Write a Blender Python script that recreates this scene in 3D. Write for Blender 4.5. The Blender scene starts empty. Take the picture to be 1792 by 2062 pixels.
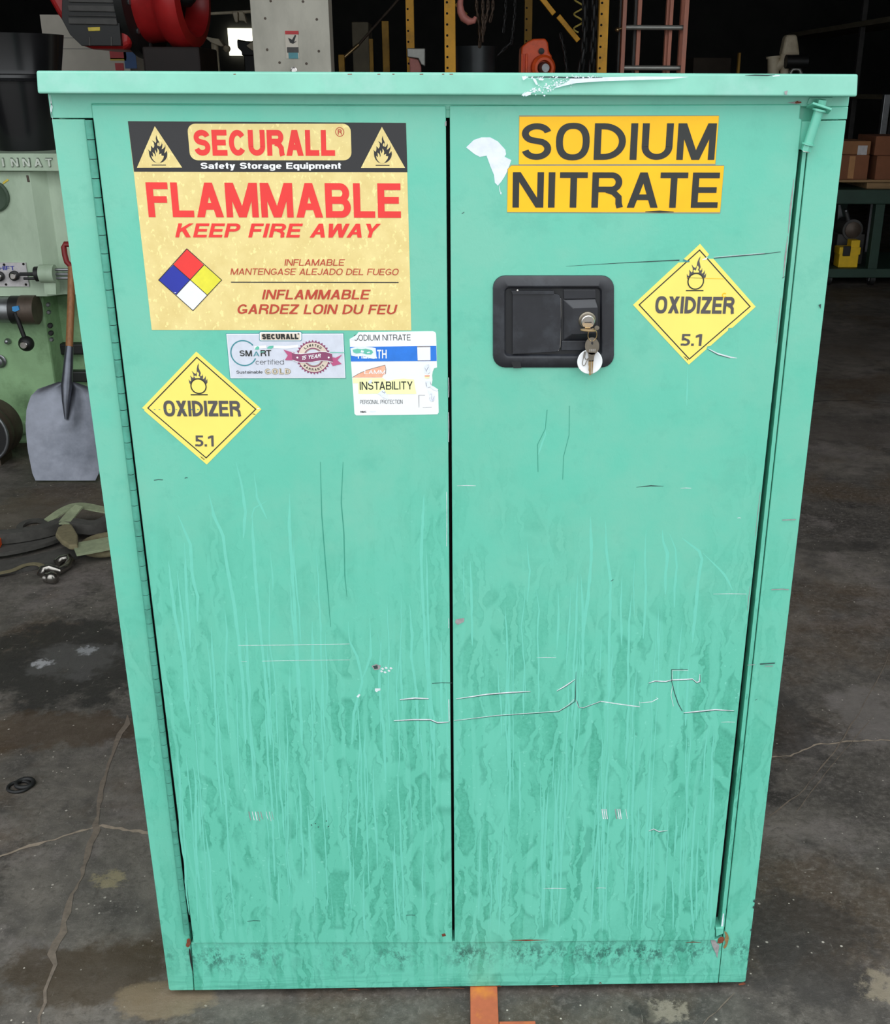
import bpy, bmesh, math, random
import numpy as np
from mathutils import Vector, Matrix
random.seed(7)
SC = bpy.context.scene
COL = SC.collection

# ------------------------------------------------------------------ camera, sky, exposure
ZC = 0.014                                    # height of the cabinet's underside above the floor
PITCH, YAW, ROLL = (math.radians(a) for a in (21.389, 1.348, .222))
FPX, CXP, CYP = 2180.0, 982.6, 1031.0         # focal length and principal point in photo pixels
CAM = np.array([.0143, -1.5832, 1.5867 + ZC])
_f = np.array([math.sin(YAW) * math.cos(PITCH), math.cos(YAW) * math.cos(PITCH), -math.sin(PITCH)])
_r = np.array([math.cos(YAW), -math.sin(YAW), 0.0]); _u = np.cross(_r, _f)
CR = _r * math.cos(ROLL) + _u * math.sin(ROLL)
CU = -_r * math.sin(ROLL) + _u * math.cos(ROLL)
cd = bpy.data.cameras.new('camera'); cam = bpy.data.objects.new('camera', cd); COL.objects.link(cam)
cd.sensor_fit = 'AUTO'; cd.sensor_width = 36.0; cd.lens = FPX * 36.0 / 2062.0
cd.shift_x = (896.0 - CXP) / 2062.0; cd.shift_y = 0.0
cd.clip_start = .05; cd.clip_end = 100
M4 = Matrix(((CR[0], CU[0], -_f[0], CAM[0]), (CR[1], CU[1], -_f[1], CAM[1]), (CR[2], CU[2], -_f[2], CAM[2]), (0, 0, 0, 1)))
cam.matrix_world = M4
SC.camera = cam
SC.view_settings.view_transform = 'Standard'; SC.view_settings.look = 'None'
SC.view_settings.gamma = 1.0; SC.view_settings.use_curve_mapping = False
SC.view_settings.exposure = 0.88
W = bpy.data.worlds.new('overcast_sky'); SC.world = W; W.use_nodes = True
bg = W.node_tree.nodes['Background']; bg.inputs[1].default_value = 1.0
_g = W.node_tree.nodes.new('ShaderNodeTexCoord'); _s = W.node_tree.nodes.new('ShaderNodeSeparateXYZ'); _c = W.node_tree.nodes.new('ShaderNodeValToRGB')
W.node_tree.links.new(_g.outputs['Generated'], _s.inputs[0]); W.node_tree.links.new(_s.outputs['Z'], _c.inputs[0]); W.node_tree.links.new(_c.outputs[0], bg.inputs[0])
_c.color_ramp.elements[0].color = (.64, .67, .69, 1); _c.color_ramp.elements[1].color = (1.62, 1.69, 1.73, 1)   # overcast sky, brighter overhead

def ray(px, py): return _f + CR * (px - CXP) / FPX - CU * (py - CYP) / FPX
def at_y(px, py, Y):
    d = ray(px, py); return CAM + d * (Y - CAM[1]) / d[1]
def on_floor(px, py, z=0.0):
    d = ray(px, py); return CAM + d * (z - CAM[2]) / d[2]
def proj(P):
    d = np.asarray(P, float) - CAM; z = d @ _f; return CXP + FPX * (d @ CR) / z, CYP - FPX * (d @ CU) / z
def py_at(px, Y, z):
    p = at_y(px, 150, Y); return proj((p[0], Y, z))[1]
def at_x(px, py, X):
    d = ray(px, py); return CAM + d * (X - CAM[0]) / d[0]

# ------------------------------------------------------------------ materials
def lin(c):
    return tuple(((v / 255.0) / 12.92 if v / 255.0 <= .04045 else ((v / 255.0 + .055) / 1.055) ** 2.4) for v in c) + (1.0,)
class NT:
    def __init__(s, name):
        s.m = bpy.data.materials.new(name); s.m.use_nodes = True; s.t = s.m.node_tree
        s.b = s.t.nodes['Principled BSDF']; s._co = None
    def n(s, kind, **kw):
        x = s.t.nodes.new(kind)
        for k, v in kw.items(): setattr(x, k, v)
        return x
    def l(s, a, b): s.t.links.new(a, b)
    def co(s):
        if s._co is None: s._co = s.n('ShaderNodeTexCoord').outputs['Object']
        return s._co
    def noise(s, scale, detail=4, rough=.55, stretch=None, dist=0.0, off=None):
        x = s.n('ShaderNodeTexNoise'); x.inputs['Scale'].default_value = scale
        x.inputs['Detail'].default_value = detail; x.inputs['Roughness'].default_value = rough
        x.inputs['Distortion'].default_value = dist
        src = s.co()
        if stretch or off:
            mp = s.n('ShaderNodeMapping'); s.l(src, mp.inputs['Vector']); src = mp.outputs[0]
            if stretch: mp.inputs['Scale'].default_value = stretch
            if off: mp.inputs['Location'].default_value = off
        s.l(src, x.inputs['Vector']); return x.outputs['Fac']
    def ramp(s, fac, stops, interp='LINEAR'):
        r = s.n('ShaderNodeValToRGB'); r.color_ramp.interpolation = interp
        e = r.color_ramp.elements
        while len(e) < len(stops): e.new(.5)
        for el, (p, c) in zip(e, stops):
            el.position = p; el.color = c if len(c) == 4 else tuple(c) + (1,)
        s.l(fac, r.inputs[0]); return r.outputs[0]
    def val(s, fac, a, b): return s.ramp(fac, [(a, (0, 0, 0)), (b, (1, 1, 1))])
    def mix(s, fac, a, b, mode='MIX'):
        x = s.n('ShaderNodeMix', data_type='RGBA', blend_type=mode)
        for i, v in ((0, fac), (6, a), (7, b)):
            if hasattr(v, 'links') or hasattr(v, 'is_output'): s.l(v, x.inputs[i])
            else: x.inputs[i].default_value = v
        return x.outputs[2]
    def math(s, op, a, b=0.0, clamp=False):
        x = s.n('ShaderNodeMath', operation=op, use_clamp=clamp)
        for i, v in ((0, a), (1, b)):
            if hasattr(v, 'is_output'): s.l(v, x.inputs[i])
            else: x.inputs[i].default_value = v
        return x.outputs[0]
    def out(s, col=None, rough=.5, metal=0.0, spec=.5, bump=None, bstr=.2, bdist=.002):
        if col is not None:
            if hasattr(col, 'is_output'): s.l(col, s.b.inputs['Base Color'])
            else: s.b.inputs['Base Color'].default_value = col
        if hasattr(rough, 'is_output'): s.l(rough, s.b.inputs['Roughness'])
        else: s.b.inputs['Roughness'].default_value = rough
        s.b.inputs['Metallic'].default_value = metal
        s.b.inputs['Specular IOR Level'].default_value = spec
        if bump is not None:
            x = s.n('ShaderNodeBump'); x.inputs['Strength'].default_value = bstr; x.inputs['Distance'].default_value = bdist
            s.l(bump, x.inputs['Height']); s.l(x.outputs[0], s.b.inputs['Normal'])
        return s.m

def mat(name, rgb, rough=.5, metal=0.0, var=.12, scale=18, dirt=None, dirt_amt=.5, spec=.5, bump=.0, stretch=None):
    """plain material with a worn, slightly uneven colour; dirt = second colour in patches"""
    t = NT(name); c = lin(rgb)
    n = t.noise(scale, 5, .6, stretch)
    hi = tuple(min(1, v * (1 + var)) for v in c[:3]) + (1,); lo = tuple(v * (1 - var) for v in c[:3]) + (1,)
    col = t.ramp(n, [(.3, lo), (.7, hi)])
    if dirt is not None:
        d = t.noise(scale * .45, 6, .65, stretch, off=(3.1, 1.7, 5.2))
        col = t.mix(t.math('MULTIPLY', t.val(d, .5, .68), dirt_amt), col, lin(dirt))
    return t.out(col, rough, metal, spec, n if bump else None, bump)

def paint_material(name='teal_cabinet_paint', amount=1.0):
    t = NT(name)
    base, dark, pale, chalk = lin((95, 189, 164)), lin((73, 167, 141)), lin((108, 199, 176)), lin((126, 192, 169))
    sep = t.n('ShaderNodeSeparateXYZ'); t.l(t.co(), sep.inputs[0]); z = sep.outputs['Z']
    big = t.noise(2.6, 4, .6)
    # dull weathered film over the lower two thirds, with an uneven upper limit
    zone = t.math('ADD', z, t.math('MULTIPLY', t.math('SUBTRACT', big, .5), 1.1))
    film = t.math('MULTIPLY', t.math('SUBTRACT', 1.0, t.val(zone, .55, 1.15)), amount)
    # sideways wander of everything that ran down the doors
    wob = t.noise(8, 3, .5, (.7, 1, 1.3)); wx = t.math('MULTIPLY', t.math('SUBTRACT', wob, .5), .022)
    def warped(sx, sz, off):
        c = t.n('ShaderNodeCombineXYZ')
        t.l(t.math('MULTIPLY', t.math('ADD', sep.outputs['X'], t.math('ADD', wx, off)), sx), c.inputs[0]); t.l(t.math('MULTIPLY', z, sz), c.inputs[2]); return c.outputs[0]
    def wnoise(sx, sz, off, detail=2, rough=.5):
        x = t.n('ShaderNodeTexNoise'); x.inputs['Scale'].default_value = 1; x.inputs['Detail'].default_value = detail; x.inputs['Roughness'].default_value = rough
        t.l(warped(sx, sz, off), x.inputs['Vector']); return x.outputs['Fac']
    wob2 = t.noise(38, 3, .55, (1, 1, .8)); wx2 = t.math('MULTIPLY', t.math('SUBTRACT', wob2, .5), .035)
    cv = t.n('ShaderNodeCombineXYZ'); t.l(t.math('MULTIPLY', t.math('ADD', sep.outputs['X'], t.math('ADD', wx, wx2)), 34.0), cv.inputs[0]); t.l(t.math('MULTIPLY', z, 6.0), cv.inputs[2])
    vo = t.n('ShaderNodeTexVoronoi', feature='DISTANCE_TO_EDGE'); vo.inputs['Scale'].default_value = 1; t.l(cv.outputs[0], vo.inputs['Vector'])
    vd = vo.outputs['Distance']
    patch = t.noise(6, 5, .62, (1.2, 1, .7)); patch2 = t.noise(22, 4, .65, (1.6, 1, .6), off=(2, 5, 1))
    speck = t.noise(150, 4, .7)
    mott = t.math('MULTIPLY', t.val(vd, .07, .12), t.val(t.math('ADD', t.math('MULTIPLY', patch, .55), t.math('MULTIPLY', patch2, .45)), .42, .54))
    rim = t.math('MULTIPLY', t.math('MULTIPLY', t.val(vd, .06, .10), t.math('SUBTRACT', 1.0, t.val(vd, .11, .17))), mott)
    mott = t.math('MULTIPLY', mott, t.math('ADD', .5, t.math('MULTIPLY', t.val(speck, .38, .62), .5)))
    col = t.mix(t.math('MULTIPLY', t.val(big, .35, .7), .4), base, pale)
    ch = t.math('MULTIPLY', t.val(t.noise(4.5, 6, .66, off=(4, 2, 9)), .40, .62), t.math('SUBTRACT', 1.0, film))
    col = t.mix(t.math('MULTIPLY', ch, .55), col, chalk)                      # chalky bleached patches
    col = t.mix(t.math('MULTIPLY', t.math('MULTIPLY', t.val(t.noise(13, 6, .7, off=(1, 8, 3)), .54, .64), t.math('SUBTRACT', 1.0, film)), .30), col, lin((84, 172, 150)))
    col = t.mix(t.math('MULTIPLY', mott, film), col, dark)
    run = wnoise(24, 1.1, 5.1); band = t.math('SUBTRACT', 1.0, t.math('MULTIPLY', t.math('ABSOLUTE', t.math('SUBTRACT', run, .5)), 16.0), clamp=True)
    runs = t.math('MULTIPLY', t.val(band, .15, .5), film)
    col = t.mix(t.math('MULTIPLY', runs, .55), col, pale)
    col = t.mix(t.math('MULTIPLY', t.math('MULTIPLY', rim, film), .45), col, lin((54, 140, 118)))
    fine = t.noise(60, 6, .75, (1.8, 1, .8), .6)
    edge = t.math('MULTIPLY', t.math('MULTIPLY', t.val(fine, .58, .66), film), t.math('SUBTRACT', 1.0, runs))
    col = t.mix(t.math('MULTIPLY', edge, .5), col, lin((52, 136, 116)))
    pale_dot = t.math('MULTIPLY', t.val(t.noise(110, 3, .6, off=(7, 7, 7)), .66, .72), film)
    col = t.mix(t.math('MULTIPLY', pale_dot, .5), col, lin((134, 214, 196)))
    # scuffed grime band along the toe of the cabinet
    toe = t.math('MULTIPLY', t.val(z, .035, .075), t.math('SUBTRACT', 1.0, t.val(z, .085, .118)))
    toe = t.math('MULTIPLY', toe, t.val(t.noise(48, 6, .78, (1.2, 1, .8)), .47, .56))
    toe = t.math('MULTIPLY', toe, t.val(t.noise(7, 3, .6, (1.5, 1, .4)), .36, .58))
    col = t.mix(t.math('MULTIPLY', toe, .85), col, lin((34, 84, 76)))
    low = t.math('MULTIPLY', t.math('SUBTRACT', 1.0, t.val(z, .0, .045)), t.val(t.noise(16, 5, .7, (.5, 1, 7)), .46, .60))
    col = t.mix(t.math('MULTIPLY', low, .55), col, lin((50, 132, 112)))
    rough = t.math('ADD', .30, t.math('MULTIPLY', film, .14))
    bump = t.math('ADD', t.noise(140, 3, .6), t.math('MULTIPLY', t.math('SUBTRACT', runs, t.math('MULTIPLY', mott, .6)), .9))
    return t.out(col, rough, 0, .75, bump, .22, .0008)

def floor_material():
    t = NT('oily_concrete')
    n1 = t.noise(1.5, 7, .66, dist=.4); n2 = t.noise(7.5, 9, .74); n3 = t.noise(60, 7, .76); n4 = t.noise(170, 4, .7)
    col = t.ramp(n1, [(.34, lin((66, 62, 58))), (.50, lin((90, 85, 79))), (.66, lin((114, 107, 99)))])
    col = t.mix(t.math('MULTIPLY', t.val(n2, .47, .60), .65), col, lin((54, 51, 48)))
    col = t.mix(t.math('MULTIPLY', t.val(t.noise(3.2, 7, .7, off=(9, 4, 0)), .53, .62), .5), col, lin((120, 112, 108)))
    br = t.noise(1.25, 6, .66, off=(1.5, 7.2, 0))                     # brown oil stains
    col = t.mix(t.math('MULTIPLY', t.val(br, .50, .60), .6), col, lin((78, 62, 44)))
    blk = t.noise(2.1, 7, .7, off=(3.7, 2.9, 0))                      # black oil stains
    col = t.mix(t.math('MULTIPLY', t.val(blk, .59, .66), .7), col, lin((38, 36, 34)))
    col = t.mix(t.math('MULTIPLY', t.val(n3, .50, .66), .42), col, lin((134, 127, 120)))
    col = t.mix(t.math('MULTIPLY', t.math('SUBTRACT', 1.0, t.val(n3, .34, .48)), .5), col, lin((40, 38, 36)))
    col = t.mix(t.math('MULTIPLY', t.val(n4, .60, .70), .35), col, lin((150, 143, 134)))
    sp = t.n('ShaderNodeSeparateXYZ'); t.l(t.co(), sp.inputs[0]); wn = t.noise(9, 6, .68); wf = t.noise(34, 6, .75)
    for (qx, qy), rx, ry, c_, amt in (((150, 1330), .34, .30, (40, 38, 36), .85), ((150, 1330), .16, .12, (92, 90, 88), .5), ((110, 1470), .30, .10, (70, 54, 38), .6), ((170, 1960), .20, .09, (62, 50, 34), .7), ((330, 2010), .10, .05, (132, 116, 92), .6), ((1600, 1900), .16, .20, (48, 46, 45), .55), ((1560, 1450), .12, .22, (44, 43, 42), .5), ((1740, 1440), .10, .16, (118, 112, 108), .5), ((1340, 2035), .045, .030, (150, 140, 124), .9), ((1290, 2040), .03, .025, (26, 25, 24), .8), ((220, 1770), .04, .03, (150, 138, 104), .8), ((1670, 1100), .3, .05, (40, 38, 36), .5), ((1740, 870), .5, .2, (96, 88, 82), .4), ((1730, 700), .9, .5, (94, 87, 80), .5), ((40, 1050), .5, .3, (96, 84, 68), .4), ((85, 1335), .035, .03, (190, 190, 192), .8), ((175, 1310), .03, .03, (176, 178, 180), .7), ((1780, 1990), .05, .05, (160, 148, 126), .7)):
        P_ = on_floor(qx, qy)
        ex = t.math('MULTIPLY', t.math('SUBTRACT', sp.outputs['X'], float(P_[0])), 1 / rx); ey = t.math('MULTIPLY', t.math('SUBTRACT', sp.outputs['Y'], float(P_[1])), 1 / ry)
        dd = t.math('ADD', t.math('ADD', t.math('MULTIPLY', ex, ex), t.math('MULTIPLY', ey, ey)), t.math('MULTIPLY', t.math('SUBTRACT', wn if rx > .06 else wf, .5), 4.0 if rx > .06 else 7.0))
        col = t.mix(t.math('MULTIPLY', t.math('SUBTRACT', 1.0, t.val(dd, .55 if rx > .06 else .2, 1.0)), amt * (1 if rx > .06 else .7)), col, lin(c_))
    for sc, st, th, of in ((26, (6, .5, 1), .66, (0, 0, 0)), (20, (.5, 5, 1), .68, (5, 3, 0))):
        scr = t.noise(sc, 5, .7, st, .5, off=of); col = t.mix(t.math('MULTIPLY', t.val(scr, th, th + .05), .5), col, lin((150, 143, 134)))
    for sc, sz in ((48, .07), (23, .05)):
        fl = t.n('ShaderNodeTexVoronoi'); fl.inputs['Scale'].default_value = sc; t.l(t.co(), fl.inputs['Vector'])
        fleck = t.math('MULTIPLY', t.math('SUBTRACT', 1.0, t.val(fl.outputs['Distance'], sz, sz * 1.6)), t.val(t.noise(sc * .3, 3, .6), .52, .58))
        col = t.mix(t.math('MULTIPLY', fleck, .85), col, lin((190, 182, 170)))
    rough = t.ramp(n2, [(.3, (.45, .45, .45)), (.7, (.78, .78, .78))])
    return t.out(col, rough, 0, .35, t.math('ADD', n2, n3), .5, .004)

def sticker_gold():
    t = NT('sticker_gold')
    a, b = lin((222, 198, 128)), lin((236, 216, 148))
    n = t.noise(30, 5, .6)
    col = t.ramp(n, [(.3, a), (.7, b)])
    sep = t.n('ShaderNodeSeparateXYZ'); t.l(t.co(), sep.inputs[0])
    dots = t.noise(150, 3, .6, (1, 1, .7))
    low = t.math('SUBTRACT', 1.0, t.val(sep.outputs['Z'], 1.20, 1.46))
    col = t.mix(t.math('MULTIPLY', t.val(dots, .58, .64), t.math('ADD', .12, t.math('MULTIPLY', low, .65))), col, lin((250, 232, 160)))
    return t.out(col, .38)

M = {}
M['paint'] = paint_material()
M['frame_paint'] = paint_material('teal_frame_paint', .5)
M['cap_paint'] = mat('weathered_cap_paint', (118, 186, 165), .40, var=.10, scale=13, dirt=(152, 196, 186), dirt_amt=.7, spec=.7)
M['hinge_paint'] = mat('grimy_hinge_paint', (78, 156, 136), .45, var=.12, scale=60, dirt=(50, 104, 90), dirt_amt=.5)
M['rust_stain'] = mat('rust_stain', (140, 112, 70), .8, var=.3, scale=200)
M['run_pale'] = mat('paint_run', (110, 201, 180), .32, var=.03, scale=60, spec=.75)
M['run_dark'] = mat('paint_crease', (62, 152, 130), .4, var=.1, scale=60)
M['dark_gap'] = mat('gap_shade_and_marks', (18, 21, 20), .8, var=.1)  # shade of the door gaps painted near black; also a crack and streak
M['rust'] = mat('rust', (120, 62, 40), .85, var=.35, scale=160, dirt=(70, 40, 32), bump=.4)
M['scratch'] = mat('bare_scratch', (212, 222, 224), .45, var=.25, scale=90)
M['scratch_dark'] = mat('scratch_edge', (48, 72, 70), .6, var=.3, scale=90)
M['white_scrape'] = mat('scraped_primer', (222, 230, 238), .5, var=.08, scale=120)
M['grey_scrape'] = mat('grey_primer', (150, 146, 146), .6, var=.2, scale=140)
M['gold'] = sticker_gold()
M['s_black'] = mat('sticker_black', (42, 41, 43), .42, var=.06)
M['s_grey'] = mat('sticker_print_grey', (84, 80, 80), .45, var=.08)
M['s_red'] = mat('sticker_red', (232, 56, 52), .4, var=.05)
M['s_redbrown'] = mat('sticker_faded_red', (184, 66, 46), .4, var=.12, scale=60)
M['s_white'] = mat('sticker_white', (236, 238, 240), .4, var=.03)
M['s_blue'] = mat('sticker_blue', (38, 50, 160), .4, var=.05)
M['s_sky'] = mat('sticker_sky_blue', (40, 118, 214), .4, var=.10, scale=60)
M['s_yel'] = mat('sticker_lemon', (228, 220, 62), .4, var=.07, scale=80)
M['s_oxi'] = mat('sticker_yellow', (246, 226, 112), .38, var=.03)
M['s_amber'] = mat('sticker_amber', (252, 190, 6), .4, var=.05, scale=14)
M['s_ink'] = mat('sticker_ink', (40, 42, 40), .45, var=.12, scale=20)
M['s_lilac'] = mat('foil_label', (206, 210, 222), .3, var=.06, scale=90)
M['s_teal'] = mat('label_teal', (66, 138, 148), .4)
M['s_leaf'] = mat('label_green', (102, 190, 166), .4)
M['s_maroon'] = mat('label_maroon', (142, 72, 106), .4, var=.1)
M['s_pink'] = mat('label_pink', (186, 86, 128), .4, var=.1)
M['s_cream'] = mat('label_cream', (224, 208, 190), .4)
M['s_olive'] = mat('label_olive_gold', (150, 142, 112), .4)
M['s_peach'] = mat('label_peach', (240, 176, 146), .5, var=.15, scale=120)
M['s_paleyel'] = mat('label_pale_yellow', (246, 246, 182), .5, var=.06, scale=60)
M['paper'] = mat('torn_paper', (226, 232, 246), .7, var=.06, scale=70, dirt=(190, 200, 222), bump=.3)
M['latch'] = mat('black_latch_plastic', (36, 37, 42), .30, var=.15, scale=40, dirt=(66, 70, 76), dirt_amt=.5)
M['latch_dark'] = mat('latch_shade_and_residue', (22, 23, 27), .5, var=.1)  # recess shade painted darker than the latch; also the residue patch
M['chrome'] = mat('worn_chrome', (205, 200, 196), .22, 1.0, var=.1, scale=50)
M['nickel'] = mat('tarnished_nickel', (132, 124, 112), .34, .9, var=.15, scale=80)
M['brass'] = mat('worn_brass', (178, 152, 112), .32, .9, var=.15, scale=90)
M['orange_steel'] = mat('worn_orange_steel', (176, 92, 60), .6, var=.18, scale=22, dirt=(212, 130, 44), dirt_amt=.8, bump=.3)
M['concrete'] = floor_material()
M['crack'] = mat('dusty_crack', (140, 126, 110), .9, var=.25, scale=60)
M['crack_soft'] = mat('dirt_line', (104, 93, 82), .9, var=.25, scale=60)
M['apron'] = mat('apron_concrete', (128, 126, 122), .85, var=.2, scale=4)
M['wall'] = mat('dark_wall_sheet', (34, 34, 32), .85, var=.3, scale=3)
M['ceil'] = mat('dark_ceiling', (26, 26, 25), .9, var=.3, scale=3)

# ------------------------------------------------------------------ mesh builder and scene helpers
V3 = lambda p: np.array([float(p[0]), float(p[1]), float(p[2])])
def unit(v):
    v = np.asarray(v, float); n = np.linalg.norm(v); return v / n if n > 1e-12 else v
def frame(d):
    d = unit(d); a = np.array([0, 0, 1.0]) if abs(d[2]) < .9 else np.array([1.0, 0, 0])
    x = unit(np.cross(a, d)); return x, np.cross(d, x)
class MB:
    def __init__(s): s.v, s.f, s.m, s.mi = [], [], [], 0
    def mat(s, i): s.mi = i; return s
    def add(s, vs, fs):
        o = len(s.v); s.v += [tuple(float(c) for c in p) for p in vs]
        for f in fs: s.f.append([o + i for i in f]); s.m.append(s.mi)
        return s
    def poly(s, pts): return s.add(pts, [list(range(len(pts)))])
    def box(s, x0, x1, y0, y1, z0, z1):
        return s.add([(x0, y0, z0), (x1, y0, z0), (x1, y1, z0), (x0, y1, z0), (x0, y0, z1), (x1, y0, z1), (x1, y1, z1), (x0, y1, z1)],
                     [(0, 3, 2, 1), (4, 5, 6, 7), (0, 1, 5, 4), (1, 2, 6, 5), (2, 3, 7, 6), (3, 0, 4, 7)])
    def prism(s, pts, vec):
        n = len(pts); vec = np.asarray(vec, float); a = [V3(p) for p in pts]
        return s.add(a + [p + vec for p in a], [list(range(n))[::-1], list(range(n, 2 * n))] + [(i, (i + 1) % n, n + (i + 1) % n, n + i) for i in range(n)])
    def loft(s, loops, cap0=False, cap1=False, closed=True):
        n = len(loops[0]); vs = [p for L in loops for p in L]; fs = []
        for k in range(len(loops) - 1):
            for i in range(n if closed else n - 1):
                j = (i + 1) % n; fs.append((k * n + i, k * n + j, (k + 1) * n + j, (k + 1) * n + i))
        if cap0: fs.append(list(range(n))[::-1])
        if cap1: fs.append([(len(loops) - 1) * n + i for i in range(n)])
        return s.add(vs, fs)
    def tube(s, pts, r, seg=8, closed=False, caps=True):
        pts = [V3(p) for p in pts]; n = len(pts); loops = []; X = None
        for i, p in enumerate(pts):
            a = pts[(i - 1) % n] if (closed or i) else p; b = pts[(i + 1) % n] if (closed or i < n - 1) else p
            d = unit(b - a)
            if X is None: X, Y = frame(d)
            else:
                X = unit(X - d * np.dot(X, d)); Y = np.cross(d, X)
            rr = r[i] if hasattr(r, '__len__') else r
            loops.append([p + (X * math.cos(t) + Y * math.sin(t)) * rr for t in (2 * math.pi * k / seg for k in range(seg))])
        if closed: loops.append(loops[0])
        return s.loft(loops, caps and not closed, caps and not closed)
    def cyl(s, a, b, r, seg=20, r2=None): return s.tube([a, b], [r, r if r2 is None else r2], seg)
    def lathe(s, prof, o, axis, seg=28, cap0=True, cap1=True):
        o = V3(o); d = unit(axis); X, Y = frame(d)
        loops = [[o + d * h + (X * math.cos(t) + Y * math.sin(t)) * r for t in (2 * math.pi * k / seg for k in range(seg))] for r, h in prof]
        return s.loft(loops, cap0, cap1)
    def strap(s, pts, w, t, side=None):
        """flat band along pts; side = width direction per point or one direction"""
        pts = [V3(p) for p in pts]; loops = []
        for i, p in enumerate(pts):
            d = unit(pts[min(i + 1, len(pts) - 1)] - pts[max(i - 1, 0)])
            sd = side[i] if isinstance(side, list) else side
            sd = np.asarray(sd, float) if sd is not None else np.cross(d, [0, 0, 1.0])
            sd = unit(sd - d * np.dot(sd, d)); n = np.cross(sd, d)
            loops.append([p - sd * w / 2 - n * t / 2, p + sd * w / 2 - n * t / 2, p + sd * w / 2 + n * t / 2, p - sd * w / 2 + n * t / 2])
        return s.loft(loops, True, True)
    def ball(s, c, r, seg=16):
        prof = [(r * math.sin(math.pi * k / 10) + 1e-5, -r * math.cos(math.pi * k / 10)) for k in range(11)]
        return s.lathe(prof, c, (0, 0, 1), seg)
    def build(s, name, mats, parent=None, smooth=None, bevel=None, segs=2, kind=None, loc=None, fix=True):
        me = bpy.data.meshes.new(name)
        o3 = np.array(world_of(parent)) if parent is not None else (V3(loc) if loc is not None else None)
        if o3 is None:
            a = np.array(s.v); o3 = np.array([(a[:, 0].min() + a[:, 0].max()) / 2, (a[:, 1].min() + a[:, 1].max()) / 2, a[:, 2].min()])
        me.from_pydata([tuple(np.array(p) - o3) for p in s.v], [], s.f)
        for m in (mats if isinstance(mats, (list, tuple)) else [mats]): me.materials.append(M[m] if isinstance(m, str) else m)
        for p, i in zip(me.polygons, s.m): p.material_index = i
        if fix:
            bm = bmesh.new(); bm.from_mesh(me); bmesh.ops.recalc_face_normals(bm, faces=bm.faces); bm.to_mesh(me); bm.free()
        if smooth:
            for p in me.polygons: p.use_smooth = True
            me.set_sharp_from_angle(angle=math.radians(smooth))
        ob = bpy.data.objects.new(name, me); COL.objects.link(ob)
        if parent is not None: ob.parent = parent
        else: ob.location = o3
        if bevel:
            b = ob.modifiers.new('bevel', 'BEVEL'); b.width = bevel; b.segments = segs; b.limit_method = 'ANGLE'; b.angle_limit = math.radians(40)
        if kind: ob['kind'] = kind
        return ob
def world_of(o):
    p = Vector((0, 0, 0))
    while o is not None: p = p + Vector(o.location); o = o.parent
    return p
def tag(o, label, cat, group=None, kind=None):
    o['label'] = label; o['category'] = cat
    if group: o['group'] = group
    if kind: o['kind'] = kind
    return o
def thing(name, loc, label, cat, group=None):
    o = bpy.data.objects.new(name, None); COL.objects.link(o); o.location = tuple(float(c) for c in loc)
    o.empty_display_size = .05
    return tag(o, label, cat, group)
def copy_tree(o, parent=None):
    c = o.copy(); COL.objects.link(c); c.parent = parent
    for ch in list(o.children): copy_tree(ch, c)
    return c

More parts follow.
